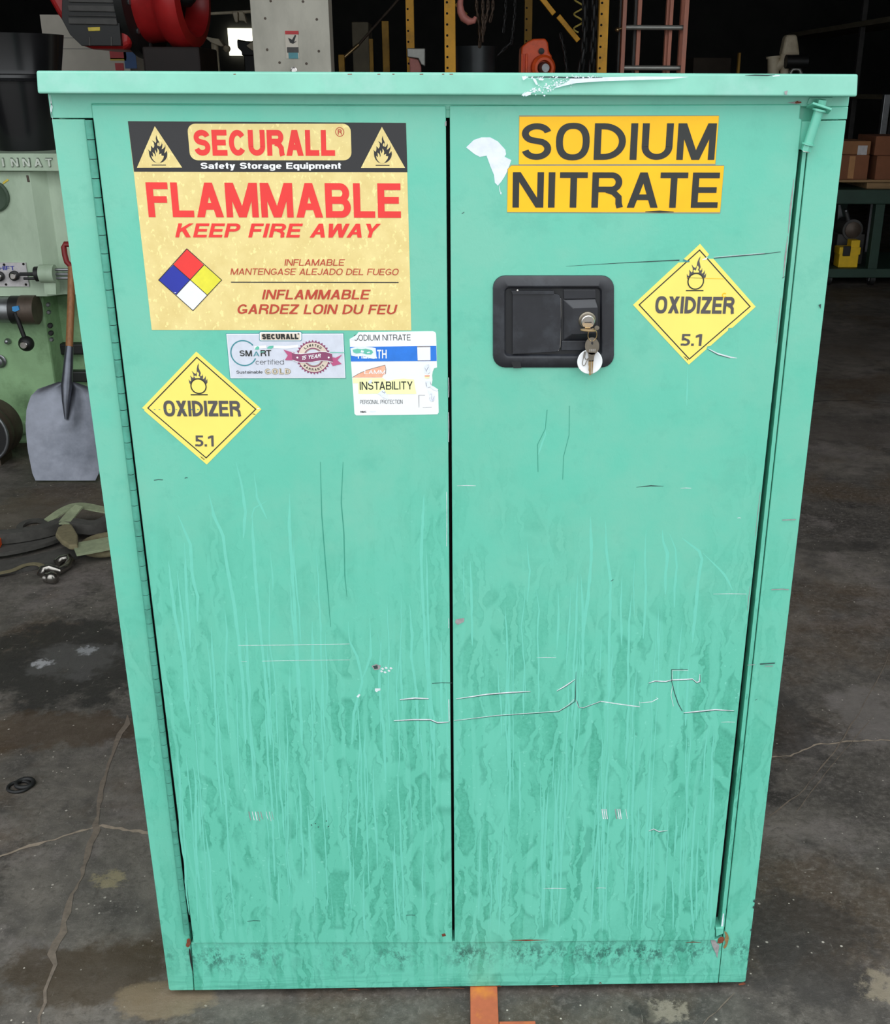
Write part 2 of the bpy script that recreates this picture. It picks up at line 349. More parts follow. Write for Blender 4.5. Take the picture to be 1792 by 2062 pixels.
def _arc(cx, cy, rx, ry, a0, a1, n=14):
    return [(cx + rx * math.cos(math.radians(a0 + (a1 - a0) * k / n)), cy + ry * math.sin(math.radians(a0 + (a1 - a0) * k / n))) for k in range(n + 1)]
CW = dict(A=.95, B=.90, C=.95, D=.94, E=.82, F=.76, G=.98, H=.94, J=.72, K=.96, L=.76, M=1.14, N=.94, O=1.0, P=.86, Q=1.0, R=.94, S=.88, T=.84, U=.92, V=.92, W=1.28, X=.94, Y=.92, Z=.84)
CW.update({'1': .52, '5': .76, ' ': .50, 'a': .74, 'b': .76, 'c': .70, 'd': .76, 'e': .74, 'f': .44, 'g': .76, 'm': 1.12, 'n': .72, 'o': .76, 'p': .76, 'q': .76, 'r': .50, 's': .68, 't': .44, 'u': .72, 'y': .74})
def glyph(ch, tx, ty):
    """one sans-serif letter as filled polygons; tx, ty = stem and bar thickness; cap height 1"""
    P = []; G = []; w = CW.get(ch, tx) if ch not in 'Iil.' else tx
    l, r, b, t, m, XH = tx / 2, w - tx / 2, ty / 2, 1 - ty / 2, w / 2, .74
    def R_(x0, x1, y0, y1): G.append(len(P)); P.append([(x0, y0), (x1, y0), (x1, y1), (x0, y1)])
    def Qd(*p): G.append(len(P)); P.append(list(p))
    def K(pts):                                           # a pen stroke with mitred joints
        G.append(len(P)); q = [(x / tx, y / ty) for x, y in pts]; n = len(q); L = []
        for i in range(n):
            a, e = q[max(i - 1, 0)], q[min(i + 1, n - 1)]; dx, dy = e[0] - a[0], e[1] - a[1]; d = math.hypot(dx, dy) or 1
            nx, ny = -dy / d, dx / d
            L.append((((q[i][0] + nx * .5) * tx, (q[i][1] + ny * .5) * ty), ((q[i][0] - nx * .5) * tx, (q[i][1] - ny * .5) * ty)))
        for i in range(n - 1): P.append([L[i][0], L[i][1], L[i + 1][1], L[i + 1][0]])
    def ell(cx, cy, rx, ry, a0=0, a1=360, n=30): K(_arc(cx, cy, rx, ry, a0, a1, n))
    def O_(y0, y1, x0=0, x1=None):                        # closed round bowl
        x1 = w if x1 is None else x1; cx, cy, N = (x0 + x1) / 2, (y0 + y1) / 2, 36; k = .82
        o = []; G.append(len(P))
        for i in range(N):
            a = 2 * math.pi * i / N; c, s_ = math.cos(a), math.sin(a)
            e = lambda RX, RY: (cx + RX * math.copysign(abs(c) ** k, c), cy + RY * math.copysign(abs(s_) ** k, s_))
            o.append((e((x1 - x0) / 2, (y1 - y0) / 2), e((x1 - x0) / 2 - tx, (y1 - y0) / 2 - ty)))
        for i in range(N): P.append([o[i][0], o[i][1], o[(i + 1) % N][1], o[(i + 1) % N][0]])
    def bowl(y0, y1, xr):                                 # D-shaped bowl from the stem
        ry = (y1 - y0 - ty) / 2; rx = min(ry * 1.1, xr - tx * 1.2); cx = xr - tx / 2 - rx; cy = (y0 + y1) / 2
        R_(0, cx + .01, y1 - ty, y1); R_(0, cx + .01, y0, y0 + ty); ell(cx, cy, rx, ry, 90, -90, 18)
    d = 1.12 * tx
    if ch == 'A': Qd((0, 0), (d, 0), (m + d / 2, 1), (m - d / 2, 1)); Qd((w - d, 0), (w, 0), (m + d / 2, 1), (m - d / 2, 1)); R_(.2 * w, .8 * w, .22, .22 + ty)
    elif ch == 'B': R_(0, tx, 0, 1); bowl(.5 - ty * .42, 1, w * .95); bowl(0, .5 + ty * .5, w)
    elif ch in 'CG':
        K(_arc(m, .5, m - l, .5 - b, 38, 322, 26))
        if ch == 'G': R_(w - tx, w, .12, .5); R_(m, w, .5 - ty, .5)
    elif ch == 'D': R_(0, tx, 0, 1); ry = .5 - b; rx = min(.55, w - 1.6 * tx); R_(0, r - rx + .01, 1 - ty, 1); R_(0, r - rx + .01, 0, ty); ell(r - rx, .5, rx, ry, 90, -90, 20)
    elif ch in 'EFL':
        R_(0, tx, 0, 1)
        if ch != 'F': R_(0, w, 0, ty)
        if ch != 'L': R_(0, w, 1 - ty, 1); R_(0, w * .92, .5 - ty * .45, .5 + ty * .55)
    elif ch == 'H': R_(0, tx, 0, 1); R_(w - tx, w, 0, 1); R_(0, w, .5 - ty / 2, .5 + ty / 2)
    elif ch == 'I': R_(0, tx, 0, 1)
    elif ch == 'J': K([(r, 1), (r, .3)] + _arc(m, .3, m - l, .3 - b, 0, -180, 14))
    elif ch == 'K': R_(0, tx, 0, 1); Qd((tx * .6, .28), (tx * .6, .28 + ty * 1.6), (w - d * 1.15, 1), (w - .02, 1)); Qd((w * .30, .52), (w * .30 + d * .75, .70), (w, 0), (w - d * 1.15, 0))
    elif ch == 'M': R_(0, tx * .95, 0, 1); R_(w - tx * .95, w, 0, 1); Qd((0, 1), (d * 1.1, 1), (m + d * .5, 0), (m - d * .5, 0)); Qd((w, 1), (w - d * 1.1, 1), (m - d * .5, 0), (m + d * .5, 0))
    elif ch == 'N': R_(0, tx * .97, 0, 1); R_(w - tx * .97, w, 0, 1); Qd((0, 1), (d * 1.05, 1), (w, 0), (w - d * 1.05, 0))
    elif ch == 'O': O_(-.012, 1.012)
    elif ch == 'P': R_(0, tx, 0, 1); bowl(.42, 1, w)
    elif ch == 'R': R_(0, tx, 0, 1); bowl(.44, 1, w * .97); K([(w * .48, .5), (w * .70, .44), (r - .02, .30), (r - .01, .12), (r + .03, 0)])
    elif ch == 'S':
        K(_arc(m, (t + .52) / 2, m - l, (t - .52) / 2, 12, 240, 18) + _arc(m, (b + .52) / 2, m - l, (.52 - b) / 2, 60, -168, 18))
    elif ch == 'T': R_(0, w, 1 - ty, 1); R_(m - l, m + l, 0, 1)
    elif ch == 'U': K([(l, 1), (l, .36)] + _arc(m, .36, m - l, .36 - b, 180, 360, 18) + [(r, .36), (r, 1)])
    elif ch == 'V': Qd((0, 1), (d, 1), (m + d / 2, 0), (m - d / 2, 0)); Qd((w, 1), (w - d, 1), (m - d / 2, 0), (m + d / 2, 0))
    elif ch == 'W':
        q = w / 4; Qd((0, 1), (d, 1), (q + d / 2, 0), (q - d / 2, 0)); Qd((m - d / 2, 1), (m + d / 2, 1), (q + d / 2, 0), (q - d / 2, 0)); Qd((m - d / 2, 1), (m + d / 2, 1), (3 * q + d / 2, 0), (3 * q - d / 2, 0)); Qd((w - d, 1), (w, 1), (3 * q + d / 2, 0), (3 * q - d / 2, 0))
    elif ch == 'X': Qd((0, 0), (d * 1.1, 0), (w - .02, 1), (w - .02 - d * 1.1, 1)); Qd((w, 0), (w - d * 1.1, 0), (.02, 1), (.02 + d * 1.1, 1))
    elif ch == 'Y': R_(m - l, m + l, 0, .46); Qd((0, 1), (d * 1.08, 1), (m + l, .40), (m - l, .40)); Qd((w, 1), (w - d * 1.08, 1), (m - l, .40), (m + l, .40))
    elif ch == 'Z': R_(0, w, 1 - ty, 1); R_(0, w, 0, ty); Qd((0, ty * .8), (d * 1.25, ty * .8), (w, 1 - ty * .8), (w - d * 1.25, 1 - ty * .8))
    elif ch == '1': R_(w - tx, w, 0, 1); Qd((w - tx, 1), (w - tx, 1 - ty * 1.35), (0, .74 - ty * .3), (0, .74 + ty * .75))
    elif ch == '5': R_(.08, w - .02, 1 - ty, 1); R_(.06, .06 + tx * .9, .46, 1); K([(.08, .52), (m * .9, .62 - b * .2)] + _arc(m * .92, .31, r - m * .92, .31 - b, 90, -120, 16) + [(.0, .1)])
    elif ch == '.': R_(0, tx, 0, ty * 1.15)
    elif ch == 'a': K(_arc(m, XH - .25, m - l, .25 - b, 165, 20, 10)); R_(w - tx, w, 0, XH - .2); O_(-.01, .46, 0, w)
    elif ch in 'bdpqg':
        O_(-.01, XH + .01)
        if ch in 'bp': R_(0, tx, -.26 if ch == 'p' else 0, 1 if ch == 'b' else XH)
        else: R_(w - tx, w, {'d': 0, 'q': -.26, 'g': -.06}[ch], 1 if ch == 'd' else XH)
        if ch == 'g': K(_arc(m, -.06, m - l, .20 - b * .6, 0, -165, 14))
    elif ch == 'c': K(_arc(m, XH / 2, m - l, XH / 2 - b, 40, 320, 22))
    elif ch == 'e': K(_arc(m, XH / 2, m - l, XH / 2 - b, 0, 318, 24)); R_(tx * .5, w - tx * .3, XH / 2 - ty * .42, XH / 2 + ty * .42)
    elif ch == 'f': R_(w * .22, w * .22 + tx, 0, .82); K(_arc(w * .22 + l + .17, .82, .17, .18 - b, 180, 85, 8)); R_(0, w, XH - ty * .9, XH)
    elif ch == 'i': R_(0, tx, 0, XH); R_(0, tx, 1 - ty * .95, 1)
    elif ch == 'l': R_(0, tx, 0, 1)
    elif ch in 'nm':
        R_(0, tx, 0, XH); k = w if ch == 'n' else (w + tx) / 2
        for x0 in ([0] if ch == 'n' else [0, k - tx]): K([(x0 + k - l, 0), (x0 + k - l, XH - .28)] + _arc(x0 + k / 2, XH - .28, k / 2 - l, .28 - b, 0, 165, 12))
    elif ch == 'o': O_(-.01, XH + .01)
    elif ch == 'r': R_(0, tx, 0, XH); K(_arc(w * .95, XH - .34, w * .95 - l, .34 - b, 165, 88, 8))
    elif ch == 's': K(_arc(m, (XH - b + .38) / 2, m - l, (XH - b - .38) / 2, 15, 240, 12) + _arc(m, (b + .38) / 2, m - l, (.38 - b) / 2, 60, -165, 12))
    elif ch == 't': R_(w * .2, w * .2 + tx, .14, .95); K(_arc(w * .2 + l + .15, .17, .15, .17 - b, 180, 275, 8)); R_(0, w, XH - ty * .9, XH)
    elif ch == 'u': R_(w - tx, w, 0, XH); K([(l, XH), (l, .28)] + _arc(m, .28, m - l, .28 - b, 180, 345, 12))
    elif ch == 'y': Qd((0, XH), (d, XH), (m + d / 2, 0), (m - d / 2, 0)); Qd((w, XH), (w - d, XH), (m - d * .75, -.24), (m + d * .2, -.24)); R_(m * .35, m - d * .2, -.26, -.26 + ty * .9)
    D = []; g = 0
    for i in range(len(P)):
        while g < len(G) and G[g] <= i: g += 1
        D.append(g)
    return P, w, D
_tc = {}
def glyphs(txt, weight=.20, space=1.0):
    """lettering as polygons: u 0..1 over the width, v 0 baseline .. 1 cap height; weight = stem thickness (bars a little thinner)"""
    k = (txt, weight, space)
    if k in _tc: return _tc[k]
    x, vs, fs, prev = 0.0, [], [], ''
    for ch in txt:
        if prev + ch in ('AW', 'WA', 'AY', 'AT', 'TA', 'LT', 'LY', 'RT', 'FA', 'AV', 'VA'): x -= .11
        prev = ch
        P, w, D = glyph(ch, weight, weight * (.80 if weight > .12 else 1))
        for p, dd in zip(P, D):
            o = len(vs); vs += [(x + a, c, dd) for a, c in p]; fs.append(list(range(o, o + len(p))))
        x += w + (.125 * space if ch != ' ' else 0)
    x0 = min(v[0] for v in vs); x1 = max(v[0] for v in vs)
    _tc[k] = ([((a - x0) / (x1 - x0), c, dd * .07) for a, c, dd in vs], fs); return _tc[k]

def rrect(x0, x1, z0, z1, r, n=6):
    pts = []
    for cx, cz, a0 in ((x1 - r, z1 - r, 0), (x0 + r, z1 - r, 90), (x0 + r, z0 + r, 180), (x1 - r, z0 + r, 270)):
        for k in range(n + 1):
            a = math.radians(a0 + 90 * k / n); pts.append((cx + r * math.cos(a), cz + r * math.sin(a)))
    return pts

YD = -.004                                    # front plane of the cabinet doors
class Sheet(MB):
    """a thin printed sheet lying on a vertical plane y = yp; T maps local sheet points to photo pixels"""
    def __init__(s, T=None, yp=YD, aff=None):
        super().__init__(); s.T = T or (lambda x, y: (x, y)); s.yp = yp; s.aff = aff
    def q(s, p):
        c = at_y(*s.T(*p), s.yp); xz = np.array([c[0], c[2]])
        return s.aff(xz) if s.aff else xz
    def at(s, xz, lay): return (xz[0], s.yp - .0004 - .00022 * lay, xz[1])
    def base(s, pts, m=0):
        s.mi = m; P = [s.q(p) for p in pts]
        return s.prism([(x, s.yp, z) for x, z in P], (0, -.0004, 0))
    def fill(s, pts, m, lay=1):
        s.mi = m; return s.poly([s.at(s.q(p), lay) for p in pts])
    def text(s, txt, BL, TL, m, BR=None, TR=None, lay=2, weight=.2, space=1.0):
        bl, tl = s.q(BL), s.q(TL); br = s.q(BR) if BR is not None else s.q(TR) - (tl - bl)
        vs, fs = glyphs(txt, weight, space); s.mi = m
        return s.add([s.at(bl + (br - bl) * u + (tl - bl) * v, lay + dd) for u, v, dd in vs], fs)
    def line(s, pts, w, m, lay=1, closed=False):
        """poly-line of width w metres (a number, or one per point)"""
        P = [s.q(p) for p in pts]; n = len(P); L = []; s.mi = m
        for i, p in enumerate(P):
            a = P[(i - 1) % n] if (closed or i) else p; b = P[(i + 1) % n] if (closed or i < n - 1) else p
            d = (b - a) / max(1e-9, np.linalg.norm(b - a)); nn = np.array([-d[1], d[0]])
            if closed or 0 < i < n - 1:
                d0 = (p - a) / max(1e-9, np.linalg.norm(p - a)); k = abs(np.dot(np.array([-d0[1], d0[0]]), nn)); nn = nn / max(.45, k)
            ww = w[i] if hasattr(w, '__len__') else w
            L.append((p + nn * ww / 2, p - nn * ww / 2))
        o = len(s.v); vs = [s.at(x, lay) for pr in L for x in pr]
        return s.add(vs, [(2 * i, 2 * i + 1, 2 * ((i + 1) % n) + 1, 2 * ((i + 1) % n)) for i in range(n if closed else n - 1)])
    def ring(s, c, r0, r1, m, lay=1, a0=0, a1=360, n=40):
        s.mi = m; C = s.q(c); k = np.linalg.norm(s.q((c[0] + 10, c[1])) - C) / 10
        f = abs(a1 - a0) >= 359.9; N = n if f else n + 1; vs = []
        for i in range(N):
            a = math.radians(a0 + (a1 - a0) * i / n); e = np.array([math.cos(a), math.sin(a)])
            vs += [s.at(C + e * r0 * k, lay), s.at(C + e * r1 * k, lay)]
        return s.add(vs, [(2 * i, 2 * i + 1, (2 * i + 3) % (2 * N), (2 * i + 2) % (2 * N)) for i in range(n)])
    def disc(s, c, r, m, lay=1, n=36, teeth=None):
        s.mi = m; C = s.q(c); k = np.linalg.norm(s.q((c[0] + 10, c[1])) - C) / 10; vs = []
        N = teeth * 2 if teeth else n
        for i in range(N):
            a = 2 * math.pi * i / N; rr = r * k * (.88 if teeth and i % 2 else 1)
            vs.append(s.at(C + np.array([math.cos(a), math.sin(a)]) * rr, lay))
        return s.poly(vs)
def Z(x0, y0, k): return lambda x, y: (x0 + x * k, y0 + y * k)

# ------------------------------------------------------------------ the building
b = MB(); b.box(-9, 9, -1.3, 16.2, -.12, 0)
def crack(pts, w, m):
    b.mat(m); L = []
    P = [on_floor(*p)[:2] for p in pts]; Q = []
    for i in range(len(P) - 1):
        for k in range(6):
            t = k / 6; p = P[i] * (1 - t) + P[i + 1] * t; dd = unit(P[i + 1] - P[i]); Q.append(p + np.array([-dd[1], dd[0]]) * random.uniform(-1, 1) * min(w * .4, np.linalg.norm(P[i + 1] - P[i]) / 30))
    Q.append(P[-1])
    for i, p in enumerate(Q):
        d = unit(Q[min(i + 1, len(Q) - 1)] - Q[max(i - 1, 0)]); n = np.array([-d[1], d[0]]); ww = w * random.uniform(.15, .75) * (1 if 0 < i < len(Q) - 1 else .2)
        L.append([(*(p + n * ww / 2), .0006 + m * .0002), (*(p - n * ww / 2), .0006 + m * .0002)])
    b.loft(L, closed=False)
crack([(1545, 1525), (1590, 1522), (1640, 1500), (1720, 1493), (1800, 1490), (1900, 1492)], .010, 1)
crack([(-60, 1745), (60, 1705), (160, 1675), (205, 1662), (260, 1672), (320, 1680)], .016, 1)
crack([(262, 1440), (215, 1560), (196, 1660), (172, 1740), (150, 1800), (110, 1920), (80, 2075)], .022, 2)
crack([(1530, 1660), (1620, 1590), (1690, 1500), (1740, 1420), (1800, 1300)], .006, 2)
crack([(1480, 2000), (1400, 2075)], .006, 2)
crack([(1600, 1640), (1660, 1560), (1760, 1440)], .004, 2)
crack([(1560, 820), (1650, 808), (1720, 806), (1800, 812)], .012, 3)
fo = b.build('floor', ['concrete', 'crack', 'crack_soft', 'dark_gap'], kind='structure', loc=(0, 0, 0))
MB().box(-9, 9, -14, -1.3, -.12, 0).build('floor_apron_bounce', 'apron', kind='structure', loc=(0, 0, 0))  # unseen apron, made paler than the floor to bounce light
MB().box(-8.1, 8.1, 16, 16.2, 0, 5.6).build('wall_back', 'wall', kind='structure')
MB().box(-8.1, -7.9, .12, 16, 0, 5.6).build('wall_left', 'wall', kind='structure')
MB().box(7.9, 8.1, .12, 16, 0, 5.6).build('wall_right', 'wall', kind='structure')
MB().box(-8.1, 8.1, .12, 16.2, 5.6, 5.75).build('ceiling', 'ceil', kind='structure')
b = MB(); b.box(-8.1, -5.0, -.08, .12, 0, 5.6); b.box(5.4, 8.1, -.08, .12, 0, 5.6); b.box(-5.0, 5.4, -.08, .12, 4.9, 5.6)
b.build('wall_front_unseen', 'wall', kind='structure')  # unseen wall round the door opening, added to limit daylight inside

# ------------------------------------------------------------------ the safety cabinet
CABY = .457
cab = thing('safety_cabinet', (0, CABY / 2, ZC), 'tall teal green steel storage cabinet with two doors covered in hazard stickers', 'cabinet')
c0 = lambda x0, x1, y0, y1, z0, z1, B: B.box(x0, x1, y0, y1, z0 + ZC, z1 + ZC)
B = MB()
c0(-.546, .546, .034, CABY, 0, 1.577, B)
B.mat(1); c0(-.52, .52, .030, .034, .10, 1.56, B)  # dark sheet behind the doors, painting the shade in their gaps
B.build('cabinet_body', ['frame_paint', 'dark_gap'], cab, bevel=.002)
def fpoly(Bm, pts, y0=0.0, d=.030):           # front-frame sheet from (x, z) outline, z measured from the cabinet's underside
    Bm.prism([(x, y0, z + ZC) for x, z in pts], (0, d, 0))
# left stile, with the overlapping top corner plate
def merge(Bm, S, off=1, mp=None):
    o = len(Bm.v); Bm.v += S.v; Bm.f += [[i + o for i in f] for f in S.f]; Bm.m += [mp[m] if mp else m + off for m in S.m]
B = MB()
fpoly(B, [(-.546, .004), (-.543, .001), (-.5000, .001), (-.4955, .116), (-.4955, .134), (-.5040, .138), (-.5012, 1.545), (-.546, 1.545)])
fpoly(B, [(-.5465, 1.5462), (-.489, 1.5462), (-.489, 1.5645), (.5465, 1.5645), (.5465, 1.578), (-.5465, 1.578)], -.0008)
fpoly(B, [(-.20, 1.548), (.20, 1.548), (.20, 1.568), (-.20, 1.568)], .0012)
fpoly(B, [(-.4885, 1.558), (.48, 1.558), (.48, 1.570), (-.4885, 1.570)], .0006)
fpoly(B, [(.4965, .126), (.497, 1.5462), (.546, 1.5468), (.546, .004), (.541, .001), (.4945, .001), (.4945, .120)])
fpoly(B, [(.5015, 1.5472), (.5465, 1.5480), (.5465, 1.5645), (.5015, 1.5645)], -.0012)
fpoly(B, [(.4835, 1.508), (.4965, 1.508), (.4965, 1.5455), (.4835, 1.5455)])
fpoly(B, [(.478, 1.540), (.503, 1.540), (.503, 1.568), (.478, 1.568)], .009, .010)
fpoly(B, [(.4805, .113), (.4935, .120), (.4935, .134), (.4775, .134)], -.001)
BF = B
B = MB(); fpoly(B, [(.4878, .130), (.4948, .133), (.4955, 1.506), (.4902, 1.506)], .002, .024)
B.mat(1); fpoly(B, [(.4886, .135), (.4922, .135), (.4915, .165), (.4895, .165)], .0016, .0004)
o = B.build('frame_lip', ['paint', 'white_scrape'], cab, bevel=.001)
# kick panel below the doors
B = MB(); fpoly(B, [(-.4985, .0012), (.4932, .0012), (.4932, .1115), (.479, .1062), (-.4905, .1150), (-.4938, .1150)], -.0006, .030)
S = Sheet(yp=-.0006)
for x0, x1, y in ((1020, 1110, 1894.5), (1380, 1412, 1898), (700, 725, 1993), (860, 935, 1990), (1000, 1010, 1986), (1110, 1125, 1986), (1205, 1212, 1980)):
    S.line([(x0, y), ((x0 + x1) / 2, y - 1.5), (x1, y)], [.0006, .0024, .0006], 1)
B.mat(1); o_ = len(B.v); B.v += S.v; B.f += [[i + o_ for i in f] for f in S.f]; B.m += [1] * len(S.f)
B.build('kick_panel', ['paint', 'rust'], cab, bevel=.0012)
# cap
B = MB(); B.prism([(-.5505, y, z + ZC) for y, z in ((-.0275, 1.5775), (-.0215, 1.6060), (CABY + .012, 1.6060), (CABY + .012, 1.5775))], (1.0985, 0, 0))
BC = B
S = Sheet(Z(1030, 140, .2176), yp=-.0282)
S.fill([(560, 66), (830, 72), (1200, 64), (1640, 68), (1480, 88), (1150, 98), (850, 108), (600, 125), (480, 152), (380, 178), (430, 150), (520, 118)], 0, 1)
def fleck(x, y, r, lay):
    n = random.randint(4, 6); S.fill([(x + r * random.uniform(.4, 1.3) * math.cos(6.283 * k / n) * 1.3, y + r * random.uniform(.4, 1.3) * math.sin(6.283 * k / n)) for k in range(n)], 0, lay)
for i in range(150):
    u = random.random() ** .8; x = 100 + u * 460; yc = 236 - u * 150; fleck(x, min(240, yc + random.gauss(0, 16 + 12 * u)), random.uniform(3, 9) * (1.2 - .4 * u), 1 + i * .004)
S.fill([(92, 240), (105, 222), (150, 205), (190, 208), (170, 235), (150, 242)], 0, 1.8)
for i in range(70): fleck(95 + random.random() * 740, 66 + random.gauss(6, 7), random.uniform(3, 8), 1.9 + i * .004)
for P_ in ([(95, 62), (150, 66), (120, 95), (105, 98)], [(190, 75), (225, 92), (245, 140), (225, 140), (205, 105)], [(250, 80), (300, 88), (290, 102), (250, 98)]): S.fill(P_, 0, 2.3)
S.line([(100, 70), (340, 70), (600, 76), (840, 72)], [.0005, .0018, .0018, .0006], 2, 2)
S.T = Z(0, 0, 1)
for x in (470, 700, 760, 790, 845, 890, 905): S.line([(x, 149.6), (x + random.uniform(4, 10), 149.4)], .0012, 1, 1)
S.fill([(1554, 152.5), (1568, 151), (1571, 152.6), (1557, 154.5)], 0, 1); S.fill([(1579, 184), (1586, 182), (1584, 191), (1580, 190)], 3, 1)
S.line([(1500, 152), (1520, 151.5), (1545, 152), (1560, 150.5)], [.0005, .0016, .0016, .0005], 2, 1)
merge(BC, S, 1); BC.build('top_cap', ['cap_paint', 'white_scrape', 'rust', 'scratch_dark', 'grey_scrape'], cab, bevel=.0028, segs=3)
# piano hinge
B = MB(); zb, zt, n = .139, 1.5445, 55
for k in range(n):
    a = zb + (zt - zb) * k / n; e = zb + (zt - zb) * (k + 1) / n
    zm = (a + e) / 2; cxk = -.4952 - .0028 * (1.545 - zm) / 1.406
    B.cyl((cxk, -.0035, a + .0005 + ZC), (cxk, -.0035, e - .0005 + ZC), .0052, 14)
B.mat(1); B.cyl((-.4980, -.0035, zb + ZC), (-.4952, -.0035, zt + ZC), .0042, 8)
B.mat(1); fpoly(B, [(-.4925, .132), (-.4885, .140), (-.4885, 1.545), (-.4925, 1.545)], .006, .003)  # dark strip painting the shade between hinge and door
B.build('piano_hinge', ['hinge_paint', 'dark_gap'], cab, smooth=40)

def door(pts):
    Bm = MB(); Bm.prism([(x, YD, z + ZC) for x, z in pts], (0, .026, 0)); return Bm
DM = ['paint', 'scratch', 'scratch_dark', 'grey_scrape', 'rust', 'run_pale', 'run_dark']
def marks(Bm, fn):
    S = Sheet(); fn(S); o = len(Bm.v); Bm.v += S.v; Bm.f += [[i + o for i in f] for f in S.f]; Bm.m += S.m
def scratch(S, pts, w=.0016):
    n = len(pts); w *= 1.3; ws = [w * (.35 if i in (0, n - 1) else 1) for i in range(n)]
    S.line(pts, ws, 1, 0); S.line([(x + .6, y + 1.3) for x, y in pts], [v * .45 for v in ws], 2, .5)
def run(S, pts, w):
    Q = []
    for i in range(len(pts) - 1):
        k = max(2, int(math.hypot(pts[i + 1][0] - pts[i][0], pts[i + 1][1] - pts[i][1]) / 14))
        for j in range(k):
            u = j / k; Q.append((pts[i][0] * (1 - u) + pts[i + 1][0] * u + random.uniform(-.7, .7), pts[i][1] * (1 - u) + pts[i + 1][1] * u))
    Q.append(pts[-1]); n = len(Q); S.nrun = getattr(S, 'nrun', 0) + 1
    S.line(Q, [w * min(1, (i + .6) / 4, (n - i - .4) / 2) * random.uniform(.75, 1.15) for i in range(n)], 5, -1.6 + .0085 * S.nrun)
def random_runs(S, x0, x1, n):
    for _ in range(n):
        x = random.uniform(x0, x1); y = random.choice((random.uniform(1080, 1350), random.uniform(1300, 1700), random.uniform(1450, 1800))); l = random.uniform(90, 420); P_ = []
        lean = (x - 960) * -.00012
        yy = y
        while yy < min(1888, y + l): P_.append((x, yy)); d_ = random.uniform(30, 70); yy += d_; x += d_ * lean + random.gauss(0, 2.2)
        if len(P_) > 1: run(S, P_, random.uniform(.0016, .0046))
def left_marks(S):
    kz = Z(280, 930, .35714)
    for w, P_ in ((.0045, [(545, 0), (580, 130), (600, 280), (588, 430)]), (.004, [(650, 60), (665, 200), (720, 320)]), (.005, [(640, 280), (642, 420), (660, 700), (690, 1000), (720, 1300), (742, 1596)]), (.005, [(850, 180), (846, 330), (880, 900), (905, 1300), (920, 1590)]), (.005, [(220, 300), (290, 470), (300, 640), (330, 760), (330, 900)]), (.005, [(165, 560), (200, 850), (250, 1100), (262, 1330), (290, 1480)]), (.0055, [(395, 180), (420, 300), (475, 420), (490, 560), (540, 830), (560, 1000), (590, 1300), (600, 1590)]), (.0045, [(975, 900), (980, 1100), (988, 1400)]), (.004, [(1180, 900), (1185, 1010), (1230, 1100), (1260, 1240), (1210, 1420), (1200, 1590)]), (.004, [(1300, 880), (1308, 1090), (1260, 1220)]), (.0045, [(1525, 800), (1540, 980), (1535, 1100), (1565, 1300), (1575, 1590)]), (.005, [(1605, 180), (1590, 560), (1612, 1000), (1640, 1400), (1655, 1590)]), (.003, [(720, 220), (650, 260), (630, 320)]), (.004, [(850, 1160), (850, 1330), (862, 1420)]), (.003, [(380, 1000), (400, 1140), (410, 1300)])):
        run(S, [kz(*p) for p in P_], w)
    for P_ in ([(1022, 0), (1030, 300), (1050, 560), (1062, 700), (1080, 930)], [(1150, 0), (1140, 230), (1155, 400), (1160, 640), (1172, 760)]): S.line([kz(*p) for p in P_], [.0006] + [.0014] * (len(P_) - 2) + [.0006], 6, -.2)
    random_runs(S, 350, 900, 70)
    S.line([(480, 1299.5), (590, 1298.5), (704, 1296.5)], [.0006, .0009, .0006], 1, 0)
    S.line([(486, 1332), (497, 1332)], .0005, 1, 0); S.line([(528, 1331), (620, 1329.5), (704, 1328.5)], .0006, 1, 0)
    scratch(S, [(805, 1408.5), (835, 1406), (863, 1406.5)], .0030)
    scratch(S, [(793, 1451), (830, 1449), (866, 1449), (880, 1455), (904, 1453.5)], .0022)
    S.line([(903.5, 1408), (904.5, 1452)], .0012, 1, 0)
    S.fill([(748, 1341), (757, 1337), (767, 1340), (764, 1348), (754, 1349)], 3, 0); S.fill([(751, 1341), (760, 1339), (761, 1346), (754, 1347)], 2, .5)
    for x, y in ((770, 1346), (777, 1344), (783, 1350), (775, 1353), (768, 1351), (787, 1345)): S.fill([(x - 3, y), (x, y - 2), (x + 4, y + 1), (x, y + 3)], 1, 0)
    S.fill([(755, 1386), (766, 1386), (766, 1390), (761, 1391), (759, 1394), (755, 1391)], 1, 0); S.fill([(718, 1402), (723, 1397), (726, 1399), (721, 1405)], 1, 0)
    for x in (501, 508, 514, 519, 525, 536, 542, 547): S.line([(x, 1634), (x + 2, 1644), (x + 4, 1652 + random.uniform(-3, 2))], .0014 if x < 530 else .0008, 3 if x % 2 else 1, 0)
    for x, y in ((626, 1660), (634, 1657), (656, 1652), (660, 1663), (640, 1664)): S.fill([(x, y), (x + 2, y), (x + 2, y + 2), (x, y + 2)], 2, 0)
    S.fill([(889, 1881), (896, 1879), (898, 1884), (891, 1886)], 4, 0)
    S.line([(818, 1843), (828, 1842), (836, 1843)], .0009, 2, 0)
    for x, y, l in ((310, 967, 18), (372, 963, 6), (498, 1855, 26), (870, 1376, 40)): S.line([(x, y), (x + l / 2, y - 1.5), (x + l, y - 1)], .0010, 2, 0)
    for x, y, l in ((903, 760, 40), (903, 830, 60), (899, 990, 110), (903, 1245, 20)): S.line([(x, y), (x + .7, y + l / 2), (x + .2, y + l)], .0008, 1, 0)
    S.fill([(896, 246), (899, 243), (899, 253), (896, 254)], 3, 0)
